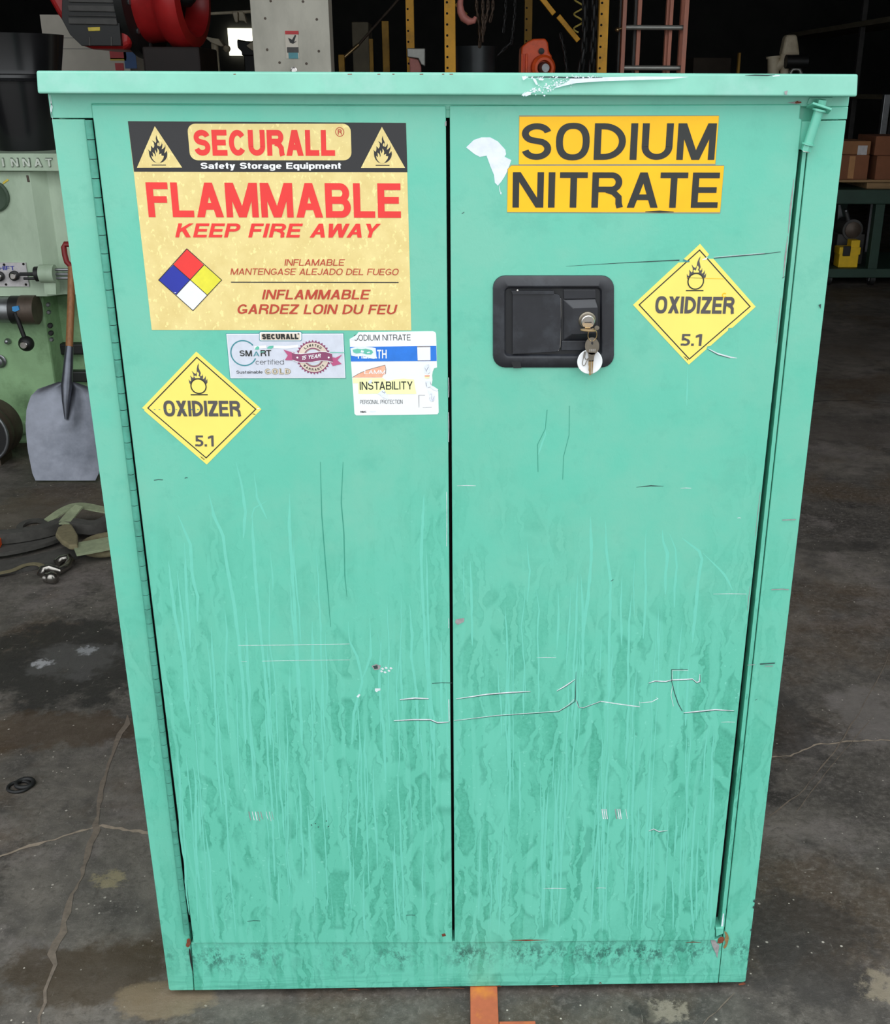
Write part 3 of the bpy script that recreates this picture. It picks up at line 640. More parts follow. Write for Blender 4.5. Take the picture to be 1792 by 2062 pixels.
def right_marks(S):
    kz = Z(920, 700, .39063)
    for w, P_ in ((.005, [(690, 870), (692, 1090), (680, 1240), (650, 1480), (648, 1700)]), (.004, [(638, 1170), (646, 1300), (652, 1560)]), (.005, [(1060, 940), (1062, 1000), (1085, 1060), (1076, 1160), (1074, 1272)]), (.004, [(1098, 960), (1128, 1040), (1132, 1130), (1122, 1240), (1120, 1340)]), (.005, [(1160, 980), (1250, 1050), (1262, 1090), (1240, 1240), (1215, 1520)]), (.0045, [(765, 890), (770, 1050), (792, 1200), (785, 1536), (780, 1800)]), (.004, [(975, 940), (968, 1080), (975, 1240), (960, 1500)]), (.0035, [(850, 1180), (845, 1340), (850, 1536)]), (.0035, [(520, 1240), (524, 1400), (515, 1560)]), (.004, [(70, 1100), (75, 1300), (80, 1536)]), (.003, [(360, 1000), (375, 1150), (362, 1310)]), (.004, [(1270, 1060), (1380, 1170), (1420, 1250)]), (.003, [(450, 370), (455, 450), (415, 560)]), (.003, [(1190, 100), (1185, 300)])):
        run(S, [kz(*p) for p in P_], w)
    S.line([kz(*p) for p in ((580, 300), (578, 450), (550, 560), (545, 680))], .0008, 6, -.2); S.line([kz(*p) for p in ((465, 320), (455, 420), (415, 500), (418, 640))], .0009, 6, -.2)
    random_runs(S, 930, 1440, 75)
    scratch(S, [(918, 1407), (980, 1398), (1030, 1394), (1068, 1392)], .0020)
    S.line([(914, 1452), (1000, 1441.5), (1070, 1437), (1125, 1433), (1145, 1421), (1158, 1412), (1160, 1352)], [.0004, .0008, .0009, .0010, .0012, .0011, .0004], 2, .5)
    S.line([(914, 1450.8), (1000, 1440.3), (1070, 1435.5), (1125, 1431.5), (1145, 1419), (1156, 1408)], .0009, 1, 0)
    scratch(S, [(1121, 1391), (1140, 1380), (1157, 1368)], .0018)
    S.line([(1160, 1410), (1165, 1424), (1175, 1425), (1210, 1412), (1250, 1418), (1288, 1423), (1287, 1412)], [.0006, .0010, .0014, .0016, .0018, .0018, .0006], 1, 0)
    S.line([(1161, 1410), (1166, 1424.5), (1175, 1425.5), (1210, 1412.5)], .0009, 2, .5)
    S.line([(1288, 1415), (1312, 1413), (1325, 1406), (1320, 1403)], [.0006, .0014, .0012, .0005], 1, 0)
    S.line([(1385, 1348), (1352, 1348), (1352, 1370), (1358, 1395), (1366, 1418), (1374, 1432)], [.0008, .0010, .0009, .0013, .0014, .0010], 2, .5)
    S.line([(1386, 1349.5), (1353.5, 1349.5), (1353.5, 1370)], .0007, 1, 0); S.line([(1356, 1422), (1351, 1400), (1354, 1380)], .0007, 1, 0)
    scratch(S, [(1306, 1375), (1318, 1371), (1340, 1372), (1352, 1369), (1394, 1367), (1402, 1374), (1409, 1372), (1409, 1357)], .0016)
    scratch(S, [(1376, 1435), (1400, 1433), (1440, 1429), (1478, 1431)], .0022)
    for x in (1212, 1216, 1220, 1239, 1244, 1248, 1260): S.line([(x, 1629), (x + 1.5, 1640), (x + 3, 1649)], .0017 if x < 1255 else .0007, 3 if x % 4 else 1, 0)
    scratch(S, [(1306, 1673), (1316, 1669), (1326, 1674), (1344, 1672)], .0014)
    for x0, x1, y in ((1436, 1503, 1196), (920, 958, 978), (1370, 1392, 983), (1484, 1492, 1043), (1094, 1140, 1789), (1080, 1120, 1324), (1200, 1220, 1788), (1452, 1480, 1454)): S.line([(x0, y), ((x0 + x1) / 2, y - .6), (x1, y)], [.0004, .0011, .0006], 1, 0)
    S.fill([(918, 1247), (935, 1244), (934, 1252), (921, 1258), (916, 1253)], 3, 0)
    S.line([(1281, 981), (1310, 978), (1336, 979)], [.0004, .0018, .0004], 2, 0)
    # dent line running past the right-hand placard
    S.line([(1140, 536), (1240, 530), (1340, 525), (1368, 524)], [.0003, .0008, .0014, .0020], 2, 0); S.line([(1437, 520), (1480, 516), (1540, 511), (1572, 507)], [.0010, .0016, .0012, .0006], 2, 0)
    S.line([(1437, 518), (1480, 514.5), (1540, 509.5)], .0006, 1, .5)
    S.line([(1426, 702), (1445, 712), (1470, 719), (1484, 721)], [.0006, .0020, .0022, .0006], 1, 0); S.line([(1424, 703), (1445, 714), (1470, 721)], [.0004, .0012, .0006], 2, .5)
    # chipped right edge and rusty foot corner
    for y0, y1 in ((360, 470), (475, 560), (600, 690), (990, 1080), (1180, 1230)):
        x = lambda y: 1605.5 - (y - 305) * .1075
        S.line([(x(y0) - 1, y0), (x((y0 + y1) / 2) - 1.6, (y0 + y1) / 2), (x(y1) - 1, y1)], [.0006, .0026 if y0 < 500 else .0010, .0006], 3, 0)
    S.fill([(1020, 1893), (1060, 1891.5), (1108, 1892.5), (1060, 1894.8)], 4, 0)
    for x, y in ((1575, 560), (930, 430), (1150, 700), (1520, 1410), (1230, 1170)): S.line([(x, y), (x + 5, y - 3)], .0008, 2, 0)
LD = door([(-.4885, .1168), (-.0120, .1098), (-.0084, 1.5638), (-.4885, 1.5638)]); marks(LD, left_marks)
ldoor = LD.build('door', DM, cab, bevel=.0015)
RD = door([(-.0072, .1098), (.4775, .1075), (.4770, .128), (.4755, .1330), (.4830, 1.506), (.4830, 1.5475), (.4795, 1.5490), (.4795, 1.5675), (-.0030, 1.5640)]); marks(RD, right_marks)
rdoor = RD.build('door', DM, cab, bevel=.0015)
# rust patches on the frame
S = Sheet(yp=-.0012)
k = Z(320, 1800, .10185); S.T = k
S.fill([(575, 880), (600, 872), (622, 890), (628, 950), (618, 1005), (600, 1040), (560, 1050), (535, 1025), (540, 985), (552, 955), (550, 905)], 0, 2)
S.fill([(592, 1060), (622, 1110), (680, 1560), (700, 1640), (672, 1560), (622, 1350), (596, 1150)], 1, 1)
S.T = Z(1380, 1780, .1067)
S.fill([(620, 1020), (670, 985), (725, 1005), (735, 1050), (700, 1100), (650, 1120), (600, 1110)], 0, 2)
S.fill([(730, 890), (770, 900), (805, 960), (820, 1020), (800, 1110), (770, 1190), (735, 1220), (715, 1190), (760, 1110), (740, 1040), (760, 980)], 2, 1)
S.fill([(470, 1030), (560, 1060), (600, 1120), (640, 1150), (600, 1400), (570, 1300), (500, 1150)], 3, 1)
S.fill([(1000, 1880), (1090, 1850), (1135, 1865), (1130, 1890), (1010, 1905)], 0, 2)
for y in (300, 420, 850, 1400, 1580): S.fill([(1130 + (1900 - y) * .098, y), (1150 + (1900 - y) * .098, y - 20), (1155 + (1900 - y) * .097, y + 50), (1120 + (1900 - y) * .098, y + 30)], 4, 1)
S.T = Z(0, 0, 1)
S.line([(1505, 1339), (1520, 1338)], .001, 3, 1); S.line([(1530, 1337), (1545, 1336), (1560, 1335)], .0022, 4, 1); S.line([(1540, 1341), (1556, 1341)], .0012, 3, 1)
S.line([(1553, 1187), (1575, 1186), (1588, 1187)], .0016, 3, 1); S.line([(1575, 1047), (1602, 1046)], .0016, 3, 1)
S.fill([(1648, 614), (1653, 612), (1652, 622), (1650, 618)], 4, 1)
merge(BF, S, 1)
S = Sheet(yp=-.0014); S.T = Z(1480, 130, .1741)
S.fill([(600, 440), (680, 430), (740, 415), (768, 440), (740, 455), (680, 452)], 0, 1)
S.fill([(690, 436), (720, 420), (735, 430), (765, 428), (766, 446), (700, 450)], 1, 2)
for L_ in ([(160, 245), (168, 300), (185, 345), (178, 400), (190, 450)], [(170, 250), (180, 310), (172, 370), (186, 430)]): S.T = Z(60, 130, .2455); S.line(L_, [.0003, .0009, .0012, .0008, .0003], 2, 1)
merge(BF, S, 4, {0: 4, 1: 1, 2: 6})
BF.build('door_frame', ['frame_paint', 'rust', 'dark_gap', 'rust_stain', 'grey_scrape', 'scratch_dark', 'scratch'], cab, bevel=.0012)

# ---- door closer at the upper right corner
cl = bpy.data.objects.new('door_closer', None); COL.objects.link(cl); cl.parent = cab
T = Z(1560, 180, .10045)
def cp(x, y, h): return at_y(*T(x, y), -h)
a, e = cp(895, 400, .014), cp(665, 1110, .010); ax = unit(e - a)
B = MB(); B.cyl(a, e, .0066, 24); B.build('closer_tube', 'paint', cl, smooth=40)
B = MB(); B.cyl(a - ax * .0005, a + ax * .0022, .0095, 24); B.build('washer', 'paint', cl, smooth=40)
B = MB(); B.cyl(e - ax * .0022, e + ax * .0004, .0090, 24)
B.build('washer', 'paint', cl, smooth=40)
B = MB(); B.cyl(e + ax * .001, e + ax * .0085, .0074, 6); B.mat(1); B.cyl(e + ax * .0085, e + ax * .0095, .0055, 12)
B.build('bolt', ['paint', 'chrome'], cl, smooth=20)
B = MB(); B.cyl(cp(950, 205, .016), cp(925, 320, .015), .0062, 6); B.build('bolt', 'paint', cl)
B = MB()
B.prism([cp(640, 320, .002), cp(770, 250, .024), cp(1150, 375, .024), cp(1085, 455, .002)], unit(cp(660, 400, .01) - cp(690, 300, .01)) * .0030)
B.prism([cp(690, 165, .001), cp(1160, 160, .001), cp(1110, 350, .001), cp(640, 300, .001)], (0, -.002, 0))
B.build('bracket', 'paint', cl, bevel=.0006)

# ------------------------------------------------------------------ stickers on the doors
def rr_px(x0, y0, x1, y1, r, skew=None, n=6):
    return [(x, y) for x, y in rrect(x0, x1, y0, y1, r, n)]
# big warning label
S = Sheet(Z(240, 220, .34598)); MW = ['gold', 's_black', 's_red', 's_white', 's_redbrown', 's_blue', 's_yel']
S.base([(51, 69), (1669, 79), (1700, 1287), (190, 1284)])
S.fill([(51, 69), (1669, 79), (1677, 366), (87, 363)], 1, 1)
S.fill([(x + 18 * (y - 85) / 210 - (0 if x < 800 else 12 * (y - 85) / 210), y) for x, y in rr_px(396, 84, 1347, 297, 46)], 0, 2)
S.text('SECURALL', (441, 270), (431, 119), 2, BR=(1257, 271), lay=3, weight=.275, space=.85)
S.ring((1284, 132), 22, 26, 4, 3); S.text('R', (1273, 147), (1272, 117), 4, BR=(1297, 147), lay=3, weight=.22, space=1)
S.text('Safety Storage Equipment', (476, 347), (474, 310), 3, BR=(1292, 347), lay=3, weight=.25, space=.7)
S.text('FLAMMABLE', (173, 627), (153, 425), 2, BR=(1640, 632), lay=2, weight=.24, space=.8)
S.text('KEEP FIRE AWAY', (327, 745), (345, 664), 2, TR=(1523, 666), lay=2, weight=.23, space=1.1)
TRI = [(208, 98), (104, 340), (367, 339)]
FL = [(405, 573), (370, 560), (340, 530), (320, 495), (312, 460), (310, 430), (298, 405), (320, 425), (333, 432), (338, 400), (335, 360), (352, 375), (358, 390), (370, 385), (378, 360), (372, 325), (350, 295), (380, 312), (395, 330), (402, 305), (395, 270), (402, 228), (415, 275), (435, 310), (440, 340), (435, 365), (448, 370), (462, 355), (470, 335), (465, 315), (478, 345), (475, 375), (468, 405), (490, 395), (508, 375), (514, 345), (516, 385), (505, 425), (502, 455), (520, 440), (530, 420), (540, 460), (535, 500), (515, 535), (485, 562), (450, 573)]
FI = [(408, 575), (375, 550), (352, 520), (340, 480), (365, 500), (362, 470), (355, 440), (372, 452), (387, 472), (391, 500), (399, 478), (388, 440), (386, 410), (400, 430), (406, 455), (418, 430), (414, 388), (430, 408), (440, 432), (437, 470), (452, 462), (468, 458), (464, 482), (497, 488), (490, 520), (470, 550), (446, 575)]
FE = [(425, 318), (436, 338), (432, 362), (420, 362), (414, 340)]
f6 = lambda p: ((p[0] * .16183 + 250 - 240) / .34598, (p[1] * .16183 + 235 - 220) / .34598)
A3 = np.array([[p[0], p[1], 1] for p in TRI]).T
for tri in (TRI, [(1529, 102), (1407, 341), (1664, 341)]):
    K = np.array([[p[0], p[1]] for p in tri]).T @ np.linalg.inv(A3); g = lambda p: tuple(K @ np.array([*p, 1.0]))
    S.fill([g(p) for p in TRI], 0, 2)
    S.fill([g(f6(p)) for p in FL], 1, 3); S.fill([g(f6(p)) for p in FI], 0, 4); S.fill([g(f6(p)) for p in FE], 0, 4)
    S.fill([g(f6(p)) for p in ((346, 596), (522, 596), (522, 606), (346, 606))], 1, 3)
S.T = Z(310, 490, .29018)
S.text('INFLAMABLE', (906, 154), (913, 110), 4, TR=(1325, 110), weight=.155, space=1)
S.text('MANTENGASE ALEJADO DEL FUEGO', (531, 217), (538, 173), 4, TR=(1702, 176), weight=.15, space=1)
S.line([(535, 269), (1698, 271)], .0013, 1)
S.text('INFLAMMABLE', (750, 388), (764, 321), 4, TR=(1504, 321), weight=.21, space=1)
S.text('GARDEZ LOIN DU FEU', (575, 489), (588, 422), 4, TR=(1690, 425), weight=.205, space=1)
t_, l_, r_, b_ = (229, 37), (33, 254), (470, 254), (272, 466); tl, tr, br, bl, ce = (135, 148), (347, 150), (369, 357), (155, 357), (252, 253)
S.fill([t_, tl, ce, tr], 2, 1); S.fill([tl, l_, bl, ce], 5, 1); S.fill([tr, ce, br, r_], 6, 1); S.fill([ce, bl, b_, br], 3, 1)
S.line([t_, l_, b_, r_], .0010, 1, 2, closed=True); S.line([tl, br], .0010, 1, 2); S.line([tr, bl], .0010, 1, 2)
S.fill([(142, 338), (155, 338), (154, 343), (144, 342)], 3, 2)
S.build('warning_label', MW, ldoor, fix=False)['label'] = 'large gold flammable warning label with black header'
# silver certificate label
S = Sheet(Z(450, 660, .13951)); MC = ['s_lilac', 's_teal', 's_white', 's_ink', 's_leaf', 's_maroon', 's_pink', 's_cream', 's_olive']
S.base([(35, 80), (1735, 75), (1767, 730), (95, 735)], 1)
S.fill([(42, 86), (1728, 82), (1760, 724), (102, 728)], 2, 1); S.fill([(54, 97), (1718, 93), (1750, 712), (112, 716)], 0, 2)
S.fill(rr_px(516, 50, 1134, 190, 26), 1, 3); S.fill(rr_px(524, 58, 1126, 182, 22), 2, 4); S.fill(rr_px(543, 78, 1107, 172, 12), 7, 5)
S.text('SECURALL', (561, 164), (553, 86), 3, BR=(1086, 161), lay=6, weight=.36, space=.7); S.ring((1084, 84), 5, 12, 3, 6)
S.ring((292, 364), 174, 192, 1, 3, 38, 335)
S.text('SM', (237, 408), (233, 323), 3, BR=(415, 408), lay=4, weight=.21, space=1); S.text('A', (432, 408), (432, 340), 1, BR=(520, 408), lay=4, weight=.15, space=1); S.text('RT', (540, 406), (537, 320), 3, BR=(692, 404), lay=4, weight=.20, space=1)
S.fill([(455, 312), (468, 280), (490, 263), (518, 272), (516, 305), (500, 315)], 4, 4); S.fill([(630, 297), (640, 274), (670, 260), (725, 257), (714, 290), (690, 301)], 4, 4)
S.fill([(520, 345), (590, 338), (602, 346), (540, 354)], 4, 5)
S.line([(445, 285), (620, 270)], .004, 2, 3); S.line([(725, 272), (900, 280), (1080, 262)], .004, 2, 3)
S.text('certified', (468, 528), (464, 456), 3, BR=(873, 526), lay=4, weight=.075, space=1)
S.text('Sustainable', (190, 658), (188, 616), 3, BR=(567, 656), lay=4, weight=.17, space=1.2)
S.text('GOLD', (600, 669), (597, 586), 8, BR=(972, 668), lay=4, weight=.34, space=1.3); S.text('GOLD', (606, 663), (603, 592), 7, BR=(966, 662), lay=5, weight=.17, space=1.9)
c_ = (1300, 425)
S.disc(c_, 256, 5, 3, teeth=32); S.disc(c_, 218, 7, 4); S.ring(c_, 128, 142, 5, 5); S.ring(c_, 118, 124, 8, 5); S.disc(c_, 117, 0, 5)
def arc_text(txt, r, a0, a1, up, m, sz):
    C = S.q(c_); kx = np.linalg.norm(S.q((c_[0] + 10, c_[1])) - C) / 10
    for i, ch in enumerate(txt):
        a = math.radians(a0 + (a1 - a0) * i / (len(txt) - 1)); e = np.array([math.cos(a), math.sin(a)]); t = np.array([e[1], -e[0]]) if up else np.array([-e[1], e[0]])
        n = e if up else -e; wch = .35 if ch == 'I' else .8; vs, fs = glyphs(ch, .22); S.mi = m
        base = C + e * (r if up else r + sz) * kx
        S.add([S.at(base + t * (u - .5) * wch * sz * kx + n * v * sz * kx, 6 + dd) for u, v, dd in vs], fs)
arc_text('LIMITED', 163, 128, 52, True, 3, 34); arc_text('WARRANTY', 163, 222, 318, False, 3, 34)
S.fill([(868, 312), (960, 342), (1030, 350), (1015, 465), (890, 463), (930, 395)], 6, 6); S.fill([(1560, 420), (1620, 430), (1716, 382), (1645, 465), (1708, 518), (1580, 548), (1540, 490)], 6, 6)
S.fill([(988, 352), (1040, 372), (1120, 376), (1280, 360), (1400, 344), (1480, 346), (1565, 372), (1582, 490), (1500, 470), (1400, 466), (1280, 488), (1120, 492), (1050, 478), (998, 455)], 5, 7)
S.line([(1000, 460), (1060, 482), (1120, 497), (1280, 492), (1400, 470), (1500, 474), (1580, 494)], .0008, 2, 8); S.line([(988, 348), (1040, 368), (1120, 372), (1280, 356), (1400, 340), (1480, 342), (1565, 368)], .0008, 2, 8)
S.text('15 YEAR', (1126, 460), (1137, 403), 2, BR=(1402, 425), lay=8, weight=.22, space=1); S.disc((1069, 425), 14, 2, 8); S.disc((1520, 424), 14, 2, 8)
S.line([(1540, 350), (1650, 352), (1770, 354)], .0010, 4, 8)
S.build('certificate_label', MC, ldoor, fix=False)['label'] = 'small silver certificate label with a maroon seal'
# torn chemical label
S = Sheet(Z(695, 660, .11161)); MH = ['s_white', 's_sky', 's_ink', 's_leaf', 's_peach', 's_paleyel', 'paper', 'grey_scrape']
S.base([(240, 78), (900, 70), (1580, 62), (1620, 75), (1640, 110), (1650, 420), (1657, 715), (1605, 730), (1580, 790), (1568, 860), (1575, 940), (1560, 1040), (1620, 1085), (1678, 1140), (1683, 1340), (1688, 1525), (1665, 1560), (900, 1572), (200, 1580), (168, 1550), (150, 1250), (105, 620), (80, 205), (140, 170), (205, 130)])
S.fill([(88, 345), (1643, 325), (1650, 600), (105, 607)], 1, 1)
S.fill([(1300, 350), (1537, 347), (1540, 580), (1308, 583)], 0, 2); S.fill([(1300, 330), (1535, 328), (1535, 346), (1302, 349)], 7, 2); S.line([(1312, 590), (1540, 588)], .0009, 7, 2)
S.text('SODIUM NITRATE', (160, 232), (155, 126), 2, BR=(1181, 226), lay=1, weight=.13, space=1.3)
S.fill([(90, 195), (150, 160), (210, 120), (255, 100), (235, 150), (212, 200), (175, 215), (120, 215)], 6, 2)
S.text('HEALTH', (230, 553), (228, 396), 0, BR=(750, 551), lay=2, weight=.22, space=1)
S.fill([(95, 370), (180, 345), (330, 338), (480, 350), (552, 365), (560, 460), (568, 540), (520, 560), (440, 545), (330, 505), (200, 515), (112, 500)], 6, 3)
S.fill([(135, 395), (220, 372), (300, 385), (370, 372), (482, 400), (506, 440), (470, 480), (380, 475), (300, 450), (200, 462), (150, 440)], 3, 4)
S.fill([(290, 400), (345, 412), (330, 445), (280, 438)], 6, 5); S.fill([(390, 440), (440, 425), (455, 445), (400, 455)], 6, 5)
S.fill([(140, 897), (240, 830), (390, 762), (560, 715), (720, 670), (737, 830), (690, 845), (665, 895)], 4, 1)
S.line([(130, 893), (240, 828), (390, 760), (560, 713), (720, 670), (736, 740), (730, 830)], .0005, 2, 2); S.text('LAMM', (345, 832), (350, 765), 0, BR=(722, 828), lay=2, weight=.17, space=1)
S.fill([(135, 905), (680, 905), (760, 960), (900, 930), (1050, 915), (1240, 930), (1255, 1040), (1285, 1190), (800, 1195), (560, 1185), (240, 1190), (235, 1000), (142, 1000)], 5, 1)
S.text('INSTABILITY', (266, 1117), (262, 972), 2, BR=(1217, 1110), lay=2, weight=.17, space=1.1)
S.fill([(420, 960), (490, 925), (480, 985), (455, 1010), (425, 1000)], 6, 3)
for pts in ([(590, 1190), (650, 1135), (700, 1110), (740, 1180), (785, 1285), (720, 1270), (660, 1240), (640, 1215)], [(1425, 690), (1470, 655), (1525, 670), (1530, 800), (1490, 830), (1430, 810)], [(1490, 1120), (1560, 1150), (1620, 1210), (1610, 1300), (1560, 1330), (1520, 1290), (1530, 1220)], [(1450, 960), (1530, 950), (1560, 1050), (1480, 1080)]):
    S.fill(pts, 6, 2)
    for _ in range(5):
        a, e = random.sample(pts, 2); S.line([(a[0] * .8 + e[0] * .2, a[1] * .8 + e[1] * .2), (a[0] * .3 + e[0] * .7, a[1] * .3 + e[1] * .7 + 12)], .0004, 7, 3)
S.fill([(1435, 853), (1525, 850), (1522, 880), (1436, 880)], 4, 2); S.fill([(1436, 882), (1520, 882), (1515, 912), (1440, 908)], 5, 2)
S.fill([(1545, 1070), (1590, 1050), (1680, 1110), (1660, 1140), (1600, 1120)], 6, 3)
S.text('PERSONAL PROTECTION', (272, 1375), (270, 1302), 2, BR=(1036, 1369), lay=1, weight=.13, space=.9)
S.line([(1440, 1216), (1330, 1216), (1333, 1435)], .0006, 7, 1); S.line([(1400, 1438), (1560, 1432)], .0006, 7, 1)
S.text('NMC', (278, 1530), (276, 1499), 2, BR=(385, 1528), lay=1, weight=.26, space=.7); S.fill([(448, 1500), (552, 1496), (552, 1518), (450, 1522)], 6, 1)
S.build('chemical_label', MH, ldoor, fix=False)['label'] = 'torn white chemical label with a blue band'
# oxidizer placards
R3 = [(957, 70), (93, 857), (1673, 880)]
TR_ = Z(1260, 480, .15625); TL_ = Z(280, 700, .13951)
def plane(T, p):
    c = at_y(*T(*p), YD); return np.array([c[0], c[2]])
def affine(src, dst):
    a = np.array([[*p, 1] for p in src]).T; return np.array(dst).T @ np.linalg.inv(a)
OF = [(787, 510), (785, 455), (800, 480), (815, 482), (820, 440), (815, 402), (835, 425), (845, 440), (860, 425), (862, 390), (848, 335), (875, 370), (895, 380), (912, 360), (920, 310), (940, 260), (963, 228), (948, 290), (955, 330), (964, 370), (950, 400), (955, 415), (975, 405), (982, 378), (985, 420), (975, 448), (990, 450), (1005, 435), (1020, 408), (1015, 455), (1008, 475), (1020, 470), (1035, 446), (1028, 500), (1004, 530), (990, 490), (955, 455), (900, 443), (845, 465), (812, 505), (800, 530)]
OI = [(875, 440), (868, 412), (885, 402), (895, 420), (906, 400), (914, 365), (928, 348), (940, 378), (926, 408), (944, 422), (938, 440)]
def placard(par, corners, aff, txt, label):
    S = Sheet(TR_ if aff is None else TL_); S.base(corners)
    if aff is not None: S.T = TR_; S.aff = lambda xz: aff @ np.array([*xz, 1.0])
    S.line([(950, 150), (1600, 877), (818, 1553), (172, 855)], .0016, 1, 1, closed=True)
    S.fill(OF, 2, 1); S.fill(OI, 0, 2); S.disc((900, 552), 92, 0, 2); S.ring((900, 552), 92, 107, 1, 3)
    S.line([(773, 672), (1000, 672)], .0018, 1, 1)
    S.aff = None; S.T = TR_ if aff is None else TL_
    S.text('OXIDIZER', *txt[0][:2], 2, TR=txt[0][2], lay=2, weight=.25, space=.85); S.text('5.1', *txt[1][:2], 2, TR=txt[1][2], lay=2, weight=.22, space=.9)
    for i in range(4):
        a, e = txt[2]; q = [(a[0] + (e[0] - a[0]) * t, a[1] + (e[1] - a[1]) * t) for t in (i * .26, i * .26 + .18)]; S.line(q, .0016 if i else .0007, 1, 1)
    if aff is None:
        S.line([(740, 275), (795, 298), (820, 292)], .0022, 3, 2); S.line([(985, 275), (1030, 262), (1050, 245)], [.0008, .0024, .0012], 4, 2); S.line([(780, 508), (1000, 512), (1270, 520)], .0006, 5, 2); S.ring((1268, 730), 18, 30, 5, 3, 40, 330, 16)
    else:
        for x in (225, 295, 365, 440, 540, 655, 760, 850): S.line([(x - 10, 890), (x + 12, 891)], .0010 if x < 600 else .0014, 3, 3)
        S.line([(1640, 955), (1680, 962)], .0008, 1, 1); S.line([(1705, 880), (1740, 874)], .0012, 4, 1)
    o = S.build('hazard_placard', ['s_oxi', 's_ink', 's_grey', 's_teal', 's_white', 's_amber'], par, fix=False); o['label'] = label
placard(rdoor, [(957, 70), (1072, 205), (1062, 222), (1042, 240), (1050, 262), (1130, 265), (1400, 570), (1673, 880), (1375, 1150), (1320, 1155), (1316, 1185), (1090, 1385), (1050, 1392), (1035, 1430), (812, 1627), (450, 1240), (93, 857), (680, 312), (760, 308), (795, 290), (742, 272)], None,
        [[(372, 963), (389, 745), (1414, 755)], [(703, 1383), (716, 1230), (985, 1232)], [(745, 1515), (800, 1568)]], 'yellow diamond oxidizer placard with torn edges beside the latch')
L3 = [(826, 57), (43, 873), (1765, 890)]
placard(ldoor, [(826, 57), (1740, 862), (1765, 890), (978, 1687), (78, 912), (75, 885), (43, 873)], affine([plane(TR_, p) for p in R3], [plane(TL_, p) for p in L3]),
        [[(364, 988), (344, 763), (1462, 766)], [(812, 1424), (806, 1265), (1075, 1265)], [(885, 1568), (945, 1615)]], 'yellow diamond oxidizer placard low on the left door')
# yellow lettering strips
S = Sheet(Z(930, 220, .30134)); S.base([(383, 45), (1718, 43), (1693, 368), (380, 370)]); S.line([(383, 45), (1718, 43), (1693, 368), (380, 370)], .0008, 2, .4, closed=True)
S.text('SODIUM', (398, 338), (402, 93), 1, BR=(1685, 338), weight=.205, space=1.1)
S.build('letter_label', ['s_amber', 's_ink', 's_olive'], rdoor, fix=False)['label'] = 'yellow strip reading SODIUM'
S = Sheet(Z(930, 220, .30134)); S.base([(330, 374), (1752, 376), (1725, 692), (302, 688), (306, 400)]); S.line([(330, 374), (1752, 376), (1725, 692), (302, 688), (306, 400)], .0008, 2, .4, closed=True)
S.text('NITRATE', (338, 656), (341, 420), 1, BR=(1706, 658), weight=.20, space=1.15); S.line([(1225, 685), (1320, 684), (1415, 686)], [.001, .003, .001], 1, 1)
S.build('letter_label', ['s_amber', 's_ink', 's_olive'], rdoor, fix=False)['label'] = 'yellow strip reading NITRATE'
S = Sheet(Z(930, 220, .30134)); S.base([(28, 255), (80, 205), (130, 188), (190, 188), (240, 215), (290, 270), (295, 300), (285, 318), (330, 340), (318, 375), (300, 420), (285, 450), (262, 485), (240, 510), (220, 490), (215, 440), (190, 380), (165, 310), (120, 318), (85, 300)])
S.line([(250, 510), (255, 550), (262, 565)], [.0006, .0012, .0004], 1, 0); S.fill([(255, 560), (266, 553), (262, 572)], 0, 1)
S.build('torn_paper', ['paper', 'scratch'], rdoor, fix=False)['label'] = 'white scrap of a torn-off sticker'

# ------------------------------------------------------------------ recessed latch with lock
TZ = Z(960, 480, .16741)
def lp(x, y, h):
    c = at_y(*TZ(x, y), YD); return (c[0], YD - h, c[2])
def loop(x0, y0, x1, y1, r, h, n=6): return [lp(x, y, h) for x, y in rrect(x0, x1, y0, y1, r, n)]
B = MB()
B.loft([loop(192, 443, 1650, 1553, 150, .0004), loop(196, 448, 1646, 1548, 150, .0026), loop(230, 482, 1610, 1512, 130, .0050), loop(310, 560, 1520, 1430, 70, .0072), loop(330, 580, 1500, 1408, 55, .0062), loop(345, 600, 1480, 1390, 45, .0012)])
B.mat(1); B.poly(loop(345, 600, 1480, 1390, 45, .0012))  # recess shade put into the colour of the pan floor
B.mat(1); B.poly([lp(*p, .0061) for p in ((412, 1478), (500, 1440), (520, 1455), (535, 1548), (440, 1550))])
B.build('latch_bezel', ['latch', 'latch_dark'], rdoor, smooth=35)
B = MB(); pr = [lp(x, y, .0014) for x, y in ((430, 665), (960, 665), (990, 680), (1006, 720), (1010, 1000), (996, 1310), (975, 1340), (940, 1352), (430, 1380))]
B.prism(pr, (0, -.0042, 0)); B.prism([lp(*p, .0016) for p in ((412, 620), (920, 622), (926, 662), (430, 664))], (0, -.0062, 0))
B.mat(1); B.tube([lp(930, 668, .0052), lp(975, 678, .0050), lp(1006, 720, .0048), lp(1010, 900, .0045), lp(1000, 1300, .0042), lp(975, 1345, .0042)], .0005, 6)
B.mat(1); B.ball(lp(487, 617, .0072), .0018, 8)
B.build('paddle_handle', ['latch', 'chrome'], rdoor, bevel=.0008)
B = MB()
B.prism([lp(*p, .0014) for p in ((1040, 610), (1425, 610), (1430, 720), (1045, 728))], (0, -.0022, 0))
lo = [lp(*p, .0018) for p in ((1036, 728), (1420, 718), (1455, 815), (1452, 1215), (1036, 1215))]
hi = [lp(*p, .0100) for p in ((1150, 826), (1442, 818), (1448, 830), (1446, 1110), (1140, 1130))]
lo = [lp(*p, .0016) for p in ((1036, 728), (1425, 718), (1452, 1225), (1036, 1225))]; hi = [lp(*p, .0100) for p in ((1152, 826), (1448, 816), (1446, 1120), (1142, 1135))]
B.loft([lo, hi], True, True)
